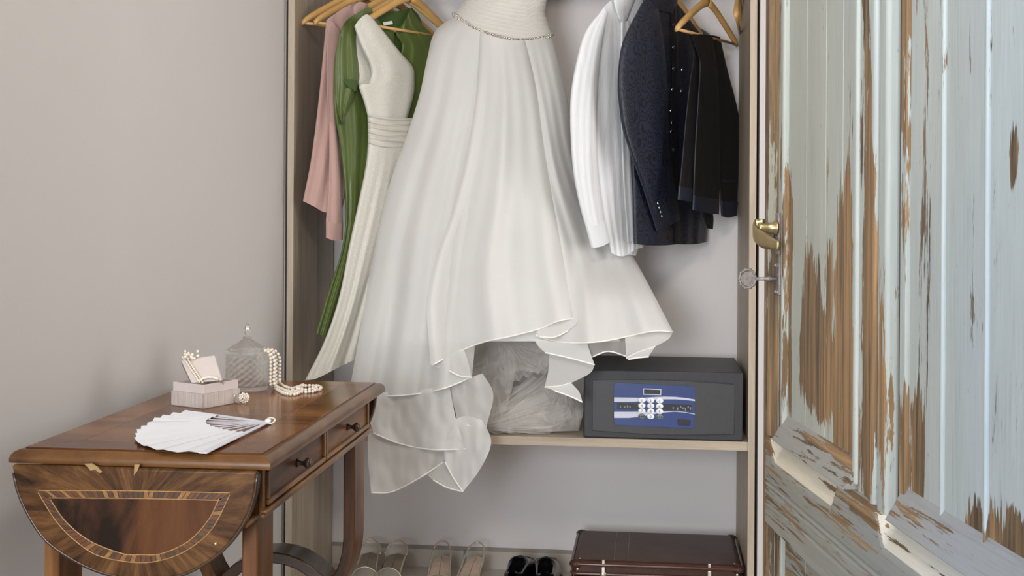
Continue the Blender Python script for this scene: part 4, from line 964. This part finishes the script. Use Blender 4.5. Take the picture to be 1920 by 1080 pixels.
for x in (cx0 + .012, cx1 - .012):
    for y in (cy0 + .012, cy1 - .012):
        cap = MB().ball((x, y, zt - .012), .0195, 14, 8, (1, 1, .70)).build('corner_cap', M['case'], sc, True)
        if y < (cy0 + cy1) / 2:
            s = 1 if x > cx0 + .1 else -1
            MB().ball((x - s * .006, cy0 - .012, zt - .022), .0042, 8, 5, (1, .6, 1)).build('rivet', M['case_metal'], cap, True)
            MB().ball((x - s * .012, cy0 + .012, zt + .004), .0042, 8, 5, (1, 1, .5)).build('rivet', M['case_metal'], cap, True)
lx = [PZ(1131, 1055, zt).x, PZ(1331, 1065, zt).x]
for x in lx:
    l = MB().box((x - .016, cy0 - .005, .090), (x + .016, cy0 + .004, .120)).build('latch', M['case_metal'], sc, bevel=.002)
    MB().box((x - .0055, cy0 - .008, .118), (x + .0055, cy0 + .002, .158)).build('hasp', M['case_metal'], l, bevel=.002)
    MB().lathe([(.010, 0), (.011, .002), (.006, .006), (.001, .007)], (x, cy0 - .002, .135), 14, Matrix.Rotation(R(90), 3, 'X')).build('hasp_plate', M['case_metal'], l, True)
    MB().box((x - .004, cy0 - .002, zt - .012), (x + .004, cy0 + .006, zt + .004)).build('hasp_loop', M['case_metal'], l, bevel=.001)
MB().box((lx[0] - .028, cy0 - .003, .060), (lx[0] - .002, cy0 + .004, .086)).build('luggage_label', M['tag'], sc, bevel=.001)
MB().tube([((lx[0] + lx[1]) / 2 - .06 + .12 * k / 12, cy0 - .008 - .022 * math.sin(math.pi * k / 12), .085) for k in range(13)], .007, 8).build('handle', M['case_rim'], sc, True)
for x in (lerp(cx0, cx1, .25), lerp(cx0, cx1, .33)):
    MB().box((x - .0008, cy0 + .012, zt - .0005), (x + .0008, cy1 - .02, zt + .0008)).build('lid_seam', M['case_rim'], sc)

# ------------------------------------------------------------------ shoes
M['clear'] = plain('clear_vinyl', (.80, .76, .68), .12, 0, .6)
nt = M['clear'].node_tree; bs = nt.nodes['Principled BSDF']; tpn = N(nt, 'ShaderNodeBsdfTransparent'); mxn = N(nt, 'ShaderNodeMixShader'); mxn.inputs[0].default_value = .62
nt.links.new(bs.outputs[0], mxn.inputs[1]); nt.links.new(tpn.outputs[0], mxn.inputs[2]); nt.links.new(mxn.outputs[0], nt.nodes['Material Output'].inputs[0])
M['silver_leather'] = plain('pale_metallic_leather', (.66, .58, .46), .3, .5, .5, .08, 60)
M['insole'] = plain('taupe_insole', (.24, .20, .155), .5, 0, .4, .1, 40)
M['insole_nude'] = plain('nude_insole', (.56, .43, .34), .5, 0, .4, .1, 40)
M['patent'] = plain('black_patent_leather', (.006, .006, .007), .14, 0, .5, coat=.3)
M['lace'] = plain('black_lace', (.012, .012, .013), .6)
def sole_outline(n=36, L=.245, wmax=.046, wheel=.028):
    pts = []
    for k in range(n):
        a = 2 * math.pi * k / n; y = math.cos(a) * L / 2
        t = (y + L / 2) / L    # 0 toe .. 1 heel
        w_ = interp([(0, 0), (.06, .55), (.2, .92), (.32, 1), (.55, .72), (.78, .66), (.93, .62), (1, 0)], t) * wmax
        pts.append((math.copysign(w_ * min(1, abs(math.sin(a)) * 3), math.sin(a)), y, t))
    return pts
def sz_(t, hh): return interp([(0, .012), (.3, .010), (.55, .35 * hh + .008), (.8, .88 * hh), (1, hh)], t)
def sandal(loc, rz, label, clear, hh=.062):
    e = thing('sandal', label, 'shoe', loc, rz, 'heeled sandals on the wardrobe floor')
    def bld(mb, name, mat, smooth=True, bevel=0):
        o = bpy.data.objects.new(name, mb.mesh(name, mat, smooth)); COL.objects.link(o); o.parent = e
        return o
    out = sole_outline()
    mb = MB(); rows = [[Vector((x * q, y * (1 - (1 - q) * .1), sz_(t, hh) + dz)) for (x, y, t) in out] for q, dz in ((.02, .004), (.6, .004), (.94, .004), (1, .001), (1, -.003), (.9, -.006), (.02, -.006))]
    bld(mb.grid(rows, True), 'sole', M['silver_leather'])
    bld(MB().grid([[Vector((x * q, y * (.97 - (1 - q) * .1), sz_(t, hh) + .0052)) for (x, y, t) in out] for q in (.02, .5, .9)], True), 'insole', M['insole' if clear else 'insole_nude'])
    bld(MB().lathe([(.009, 0), (.0095, .02), (.014, hh * .7), (.022, hh - .004)], (0, .085, .0005), 14), 'heel', M['silver_leather'])
    if clear:
        rows = []
        for j in range(6):
            v = j / 5; row = []
            for k in range(17):
                a = R(-10 + 200 * k / 16); row.append((.034 * math.cos(a) * (1 + .08 * v), .080 + .038 * math.sin(a), hh + .002 + v * (.044 * max(.25, math.sin(a) ** .6 if math.sin(a) > 0 else .25))))
            rows.append(row)
        bld(MB().grid(rows), 'heel_counter', M['clear'])
        bld(MB().tube(rows[-1], .003, 6), 'topline', M['silver_leather'])
        rows = []
        for j in range(8):
            v = j / 7; row = []
            for k in range(13):
                a = R(180 * k / 12); row.append((.044 * math.cos(a), -.085 + .075 * v, .012 + (.030 + .012 * v) * math.sin(a)))
            rows.append(row)
        bld(MB().grid(rows), 'vamp', M['clear']); bld(MB().tube(rows[-1], .002, 6), 'vamp_edge', M['silver_leather'])
    else:
        bld(MB().tube(spline([(-.036, -.02, .022), (-.033, .03, .055), (-.030, .085, hh + .020), (-.020, .118, hh + .040), (0, .132, hh + .047), (.020, .118, hh + .040), (.030, .085, hh + .020), (.033, .03, .055), (.036, -.02, .022)], 40), .0028, 6), 'slingback_strap', M['silver_leather'])
        bld(MB().cbox((-.026, .104, hh + .030), (.005, .009, .012)), 'buckle', M['case_metal'])
        for y0, h0 in ((-.05, .035), (-.085, .030)):
            bld(MB().band([(.042 * math.cos(a), y0, .010 + h0 * math.sin(a)) for a in [R(15 * k) for k in range(13)]], (0, .018, 0), .0025), 'toe_strap', M['silver_leather'])
    return e
def shoe_at(px, py, z, Yback):      # floor spot whose raised back end shows at the given point
    q = PY(px, py, Yback); return (q.x, Yback - .117, .001)
sandal(shoe_at(700, 1045, 0, 4.155), R(4), 'clear vinyl heeled sandal next to the curved table leg', True)
sandal(shoe_at(744, 1045, 0, 4.155), R(-3), 'clear vinyl heeled sandal next to the slingback pair', True)
sandal(shoe_at(834, 1045, 0, 4.155), R(4), 'pale metallic slingback sandal beside the clear vinyl pair', False)
sandal(shoe_at(888, 1045, 0, 4.155), R(-6), 'pale metallic slingback sandal beside the black patent shoes', False)
def oxford(loc, rz, label):
    e = thing('oxford_shoe', label, 'shoe', loc, rz, 'black patent shoes on the wardrobe floor')
    def bld(mb, name, mat, smooth=True):
        o = bpy.data.objects.new(name, mb.mesh(name, mat, smooth)); COL.objects.link(o); o.parent = e; return o
    L = .29; st = []
    for t in [k / 24 for k in range(25)]:     # 0 toe (+y) .. 1 heel
        y = L / 2 - t * L
        w_ = interp([(0, .013), (.03, .025), (.08, .035), (.25, .049), (.5, .040), (.75, .035), (.93, .033), (1, .016)], t)
        h = interp([(0, .036), (.03, .049), (.10, .060), (.25, .070), (.45, .088), (.55, .098), (.7, .092), (1, .090)], t)
        op = interp([(0, 0), (.5, 0), (.58, .8), (.92, .8), (1, 0)], t)
        row = []
        for k in range(15):
            a = math.pi * k / 14; c, s = math.cos(a), math.sin(a)
            row.append((w_ * math.copysign(abs(c) ** .6, c), y, .014 + (h - .014) * (s ** .7) * (1 - op * max(0, s - .75) * 1.6)))
        st.append(row)
    bld(MB().grid(st), 'upper', M['patent'])
    so = []
    for r_ in st: so.append((r_[0][0], r_[0][1]))
    poly = [(x * 1.10, y) for x, y in so] + [(-x * 1.10, y) for x, y in so[::-1]]
    bld(MB().prism([(x, y * 1.015, .004) for x, y in poly], (0, 0, .011)), 'welt_sole', M['lace'], False)
    bld(MB().prism([(x, y, 0) for x, y in poly if y < -.07], (0, 0, .012)), 'heel', M['lace'], False)
    cap = [st[i] for i in range(0, 6)]
    bld(MB().grid([[(x * 1.025, y + .001, .014 + (z - .014) * 1.03) for x, y, z in r_] for r_ in cap]), 'toe_cap', M['patent'])
    for k in range(5):
        y = .035 - .014 * k; h = interp([(-.03, .097), (.04, .079)], y) + .002
        bld(MB().tube([(-.016, y, h - .004), (0, y + .002, h + .002), (.016, y, h - .004)], .0019, 6), 'lace', M['lace'])
    bld(MB().grid([[(x, y, interp([(-.04, .101), (.045, .070)], y) - abs(x) * .3) for x in (-.018, -.009, 0, .009, .018)] for y in (-.04, -.02, 0, .02, .045)]), 'tongue', M['patent'])
    return e
for px, rz, lb in ((982, R(-3), 'black patent lace-up shoe beside the slingback sandal'), (1030, R(3), 'black patent lace-up shoe beside the brown suitcase')):
    q = PY(px, 1048, 4.225); oxford((q.x, 4.225 - .145, .0005), rz, lb)

# ------------------------------------------------------------------ things on the table
M['box_pink'] = plain('blush_paper', (.62, .54, .51), .7, var=.03)
M['box_rib'] = plain('blush_ribbed_paper', (.60, .525, .48), .7, var=.05)
M['box_in_rib_shade'] = plain('box_inside_rib_shade', (.36, .31, .30), .8)
M['fan_w'] = plain('white_fan_cloth', (.80, .81, .86), .7, var=.02)
M['fan_rib'] = plain('white_fan_rib', (.76, .76, .84), .4, var=.02)
ang = R(64.5); B0 = Vector((-.9846, 2.7183, ZT)); Lx, Ly, Hb = .113, .099, .0525
bx = thing('jewellery_box', 'blush pink ribbed jewellery box open on the table', 'box', B0 + Vector((0, 0, .0003)), ang)
def local(e):
    def f(mb, name, mat, smooth=False, bevel=0, parent=None):
        o = bpy.data.objects.new(name, mb.mesh(name, mat, smooth)); COL.objects.link(o); o.parent = parent or e
        if bevel:
            b = o.modifiers.new('bevel', 'BEVEL'); b.width = bevel; b.segments = 2; b.limit_method = 'ANGLE'
        return o
    return f
bl = local(bx); wt = .0045
bl(MB().box((0, 0, 0), (Lx, Ly, .003)), 'box_bottom', M['box_in_rib_shade'])
for a, b in (((.002, .002), (Lx - .002, .002 + wt)), ((.002, Ly - .002 - wt), (Lx - .002, Ly - .002)), ((.002, .002 + wt), (.002 + wt, Ly - .002 - wt)), ((Lx - .002 - wt, .002 + wt), (Lx - .002, Ly - .002 - wt))):
    bl(MB().box((a[0], a[1], .003), (b[0], b[1], Hb)), 'box_wall', M['box_pink'], bevel=.0008)
mb = MB()
for k in range(30):
    x = Lx * (k + .5) / 30
    for y in (0, Ly): mb.cbox((x, y, .017), (Lx / 30 * .62, .0022, .031))
for k in range(26):
    y = Ly * (k + .5) / 26
    for x in (0, Lx): mb.cbox((x, y, .017), (.0022, Ly / 26 * .62, .031))
bl(MB().box((-.0004, -.0004, .001), (Lx + .0004, .0016, .033)).box((-.0004, Ly - .0016, .001), (Lx + .0004, Ly + .0004, .033)).box((-.0004, 0, .001), (.0016, Ly, .033)).box((Lx - .0016, 0, .001), (Lx + .0004, Ly, .033)), 'ribbed_band', M['box_in_rib_shade'])  # darker backing: groove shade between the ribs put into the colour
bl(mb, 'band_ribs', M['box_rib'])
# card tray leaning in the box
A, Bq, C, Dq = (359, 717.8), (339, 675), (403.7, 664.6), (418, 712.6)
def raydist(px, py, d): r_ = ray(px, py); return CAM + r_ * (d / r_.dot(AD))
dB = B0.dot(AD) + .02
q = [raydist(*A, dB + .012), raydist(*Dq, dB + .022), raydist(*C, dB + .062), raydist(*Bq, dB + .050)]
nq = (q[1] - q[0]).cross(q[3] - q[0]).normalized()
if nq.dot(AD) < 0: nq = -nq
card = thing('box_insert', 'blush pink card tray leaning upright inside the open jewellery box', 'card', q[0])
def cput(mb, name, mat, bevel=0): return mb.build(name, mat, card, bevel=bevel)
cput(MB().prism(q, nq * .0025), 'face', M['box_pink'], .0005)
cput(MB().prism([q[0], q[3], q[3] + nq * .022, q[0] + nq * .022], (q[1] - q[0]).normalized() * .0025), 'side_wall', M['box_in_rib_shade'])
cput(MB().prism([q[1], q[2], q[2] + nq * .022, q[1] + nq * .022], (q[0] - q[1]).normalized() * .0025), 'side_wall', M['box_in_rib_shade'])
cput(MB().prism([q[3], q[2], q[2] + nq * .022, q[3] + nq * .022], (q[0] - q[3]).normalized() * .0025), 'side_wall', M['box_in_rib_shade'])
# lid lying behind the box
ld = thing('flat_box', 'small flat blush pink box lying behind the ribbed jewellery box', 'box', (-1.088, 2.893, ZT + .0003), R(64.5)); ll = local(ld)
ll(MB().box((0, -.060, 0), (.085, .020, .030)), 'tray', M['box_pink'], bevel=.0015)
ll(MB().box((-.001, -.061, .028), (.086, .021, .0325)), 'cover', M['box_pink'], bevel=.001)
# pearl strings
def beads(path, r, jitter=0):
    P = [Vector(p) for p in path]; L = sum((b - a).length for a, b in zip(P, P[1:])); n = max(2, int(L / (2.02 * r))); mb = MB()
    for p in spline(P, n): mb.ball(p + Vector((rnd.uniform(-1, 1), rnd.uniform(-1, 1), rnd.uniform(-1, 1))) * jitter, r, 8, 6)
    return mb
def on_card(px, py, d=.004):
    r_ = ray(px, py); t_ = (q[0] - CAM).dot(nq) / r_.dot(nq); return CAM + r_ * t_ - nq * d
br = thing('pearl_bracelet', 'pearl bracelet with a cluster draped over the pink card tray', 'bracelet', on_card(345, 672))
beads([on_card(343, 672), on_card(349, 680), on_card(356, 690), on_card(364, 702), on_card(370, 712), on_card(374, 718)], .0026).build('pearl_strand', M['pearl'], br, True)
beads([on_card(351, 671), on_card(356, 681), on_card(363, 692), on_card(371, 704), on_card(377, 714), on_card(380, 719)], .0026).build('pearl_strand', M['pearl'], br, True)
mb = MB()
for k in range(16): mb.ball(on_card(rnd.uniform(347, 372), rnd.uniform(661, 677), rnd.uniform(.003, .012)), rnd.uniform(.0028, .0040), 8, 6)
mb.build('pearl_cluster', M['pearl'], br, True)
MB().tube([on_card(x, y, .005) for x, y in ((374, 717), (381, 712), (391, 709.5), (402, 710), (410, 714))], .0032, 8).build('bangle', M['pearl'], br, True)
# crystal jar
M['glass'] = plain('cut_crystal', (.9, .9, .87), .04)
nt = M['glass'].node_tree; b_ = nt.nodes['Principled BSDF']; b_.inputs['Base Color'].default_value = (.96, .96, .94, 1)
for l_ in list(nt.links):
    if l_.to_socket == b_.inputs['Base Color']: nt.links.remove(l_)
b_.inputs['Transmission Weight'].default_value = .93; b_.inputs['IOR'].default_value = 1.45; b_.inputs['Roughness'].default_value = .06
tpn = N(nt, 'ShaderNodeBsdfTransparent'); mxn = N(nt, 'ShaderNodeMixShader'); mxn.inputs[0].default_value = .55
nt.links.new(b_.outputs[0], mxn.inputs[1]); nt.links.new(tpn.outputs[0], mxn.inputs[2]); nt.links.new(mxn.outputs[0], nt.nodes['Material Output'].inputs[0])
JC = Vector((-.9826, 3.018, ZT + .0005))
jar = thing('crystal_jar', 'cut crystal jar with pointed lid standing behind the jewellery box', 'jar', JC); jl = local(jar)
prof = [(.045, 0), (.0505, .002), (.0515, .012), (.050, .014)] + [(.0500, .016 + .0074 * k) for k in range(10)] + [(.0505, .088), (.0475, .089), (.0470, .016), (.044, .010)]
jl(MB().lathe(prof, (0, 0, 0), 32, None, lambda j, k: (.0018 * (1 if (j + k) % 2 else -1) if 4 <= j < 14 else 0)), 'bowl', M['glass'])
prof = [(.047, .087), (.047, .091), (.0515, .0915), (.0518, .097), (.047, .101), (.036, .108), (.022, .116), (.010, .124), (.006, .127)]
lid = jl(MB().lathe(prof, (0, 0, 0), 32, None, lambda j, k: (.0007 * (1 if k % 2 else -1) if j > 3 else 0)), 'lid', M['glass'])
prof = [(.011, .126), (.012, .1285), (.005, .131), (.0045, .134), (.009, .141), (.0095, .147), (.006, .156), (.0005, .166)]
jl(MB().lathe(prof, (0, 0, 0), 8), 'finial', M['glass'], parent=lid)
# long pearl necklace spilling from the jar
nk = thing('pearl_necklace', 'long ivory pearl necklace looped over the side of the crystal jar', 'necklace', (-.90, 3.02, ZT))
zt_ = ZT + .0045
e = JC + AX * .052
for k, (dx, dy) in enumerate(((.004, -.020), (.012, -.006), (.016, .012))):
    top_ = JC + AX * .040 + Vector((0, dy * .6, .098)); s0 = JC + AX * (.058 + dx * .4) + Vector((0, dy, .094))
    g1 = [JC + AX * (.060 + dx) + Vector((0, dy, z)) for z in (.075, .045, .018)]
    tail = [[(515, 727), (532, 737), (553, 739), (566, 733)], [(516, 722), (532, 731), (552, 734), (566, 729)], [(521, 716), (534, 725), (551, 728), (568, 722)]][k]
    beads([top_, s0] + g1 + [PZ(x, y, zt_) for x, y in tail], .0044).build('pearl_strand', M['pearl'], nk, True)
    if k == 0: beads([top_, s0] + [p + Vector((.009, 0, 0)) for p in g1] + [PZ(x, y, zt_) for x, y in ((524, 728), (540, 735), (556, 737), (568, 731))], .0044).build('pearl_strand', M['pearl'], nk, True)
ctr = PZ(575, 729, zt_)
for rr in (.030, .020):
    beads([ctr + Vector((rr * 1.1 * math.cos(a), rr * 1.7 * math.sin(a), .003 if rr < .025 else 0)) for a in [R(k * 24) for k in range(16)]], .0044, .001).build('pearl_coil', M['pearl'], nk, True)
# cocktail ring
rg = thing('pearl_ring', 'silver ring set with a pearl cluster standing beside the jewellery box', 'ring', PZ(452, 757, ZT)); rp = PZ(446, 757, ZT)
MB().tube([rp + AX * (.0095 * math.cos(a) * .75) + Vector((0, .004 * math.cos(a), .0125 + .0115 * math.sin(a))) for a in [2 * math.pi * k / 24 for k in range(24)]], .001, 6, True).build('band', M['silver'], rg, True)
mb = MB(); rc = PZ(458, 757, ZT) + Vector((0, 0, .0135))
for k in range(30):
    f_ = (k + .5) / 30; ph_ = k * 2.39996; ct = 1 - f_ * 1.1; st_ = math.sqrt(max(0, 1 - ct * ct))
    mb.ball(rc - AD * (.0095 * ct) + AX * (.0105 * st_ * math.cos(ph_)) + Vector((0, 0, .0105 * st_ * math.sin(ph_))), rnd.uniform(.0020, .0028), 8, 6)
mb.ball(rc + Vector((0, .003, 0)), .0095, 10, 6, (1, .5, 1)).build('pearl_setting', M['pearl'], rg, True)
# folding fan
FO = Vector((-.7836, 2.5471, ZT + .0035))
fan = thing('folding_fan', 'white folding fan lying half open on the table', 'fan', FO)
RT = [(153, .227), (183, .238), (196, .245), (219, .274), (237, .313), (253, .340), (267, .336)]
IN = [(153, .14), (198, .125), (224, .115), (267, .125)]
nf = 26; rows_i, rows_o = [], []
for k in range(nf + 1):
    th_ = lerp(153, 267, k / nf); a = R(th_); lift = .010 * math.sin(math.pi * k / nf) * 0 + (.0045 if k % 2 else 0)
    split = .004 if th_ < 190 else 0
    ro = interp(RT, th_) * (1 if k % 2 else .985)
    rows_i.append(FO + Vector((math.cos(a), math.sin(a), 0)) * interp(IN, th_) + Vector((0, 0, .0015 + lift * .5)))
    rows_o.append(FO + Vector((math.cos(a), math.sin(a), 0)) * ro + Vector((0, 0, -.001 + lift + split)))
MB().grid([rows_i, [p.lerp(q_, .5) for p, q_ in zip(rows_i, rows_o)], rows_o]).build('fan_leaf', M['fan_w'], fan)
for k in range(2, nf, 3):
    th_ = lerp(153, 267, k / nf); a = R(th_); d = Vector((math.cos(a), math.sin(a), 0)); w_ = Vector((-d.y, d.x, 0))
    r1 = interp(IN, th_) + .01; z_ = .0005 + .00006 * k
    MB().prism([FO + w_ * .0014 + Vector((0, 0, z_)), FO + d * r1 + w_ * .0026 + Vector((0, 0, z_)), FO + d * r1 - w_ * .0026 + Vector((0, 0, z_)), FO - w_ * .0014 + Vector((0, 0, z_))], (0, 0, .0009)).build('fan_rib', M['fan_rib'], fan)
for th_ in (153, 267):
    a = R(th_); d = Vector((math.cos(a), math.sin(a), 0)); w_ = Vector((-d.y, d.x, 0)); r1 = interp(RT, th_)
    MB().prism([FO + w_ * .004, FO + d * r1 + w_ * .008, FO + d * r1 - w_ * .008, FO - w_ * .004], (0, 0, .002)).build('fan_guard', M['fan_rib'], fan, bevel=.0005)
MB().lathe([(.006, -.003), (.006, .006), (.004, .0075)], FO, 14).build('pivot', M['fan_rib'], fan, True)
for r0 in (.014, .017):
    MB().tube([FO + Vector((.004, 0, .004)) + AX * (r0 * math.cos(a) * .6) + Vector((0, r0 * .5 * math.sin(a), .005 * math.sin(a))) for a in [2 * math.pi * k / 20 for k in range(20)]], .0013, 6, True).build('loop', M['pearl'], fan, True)
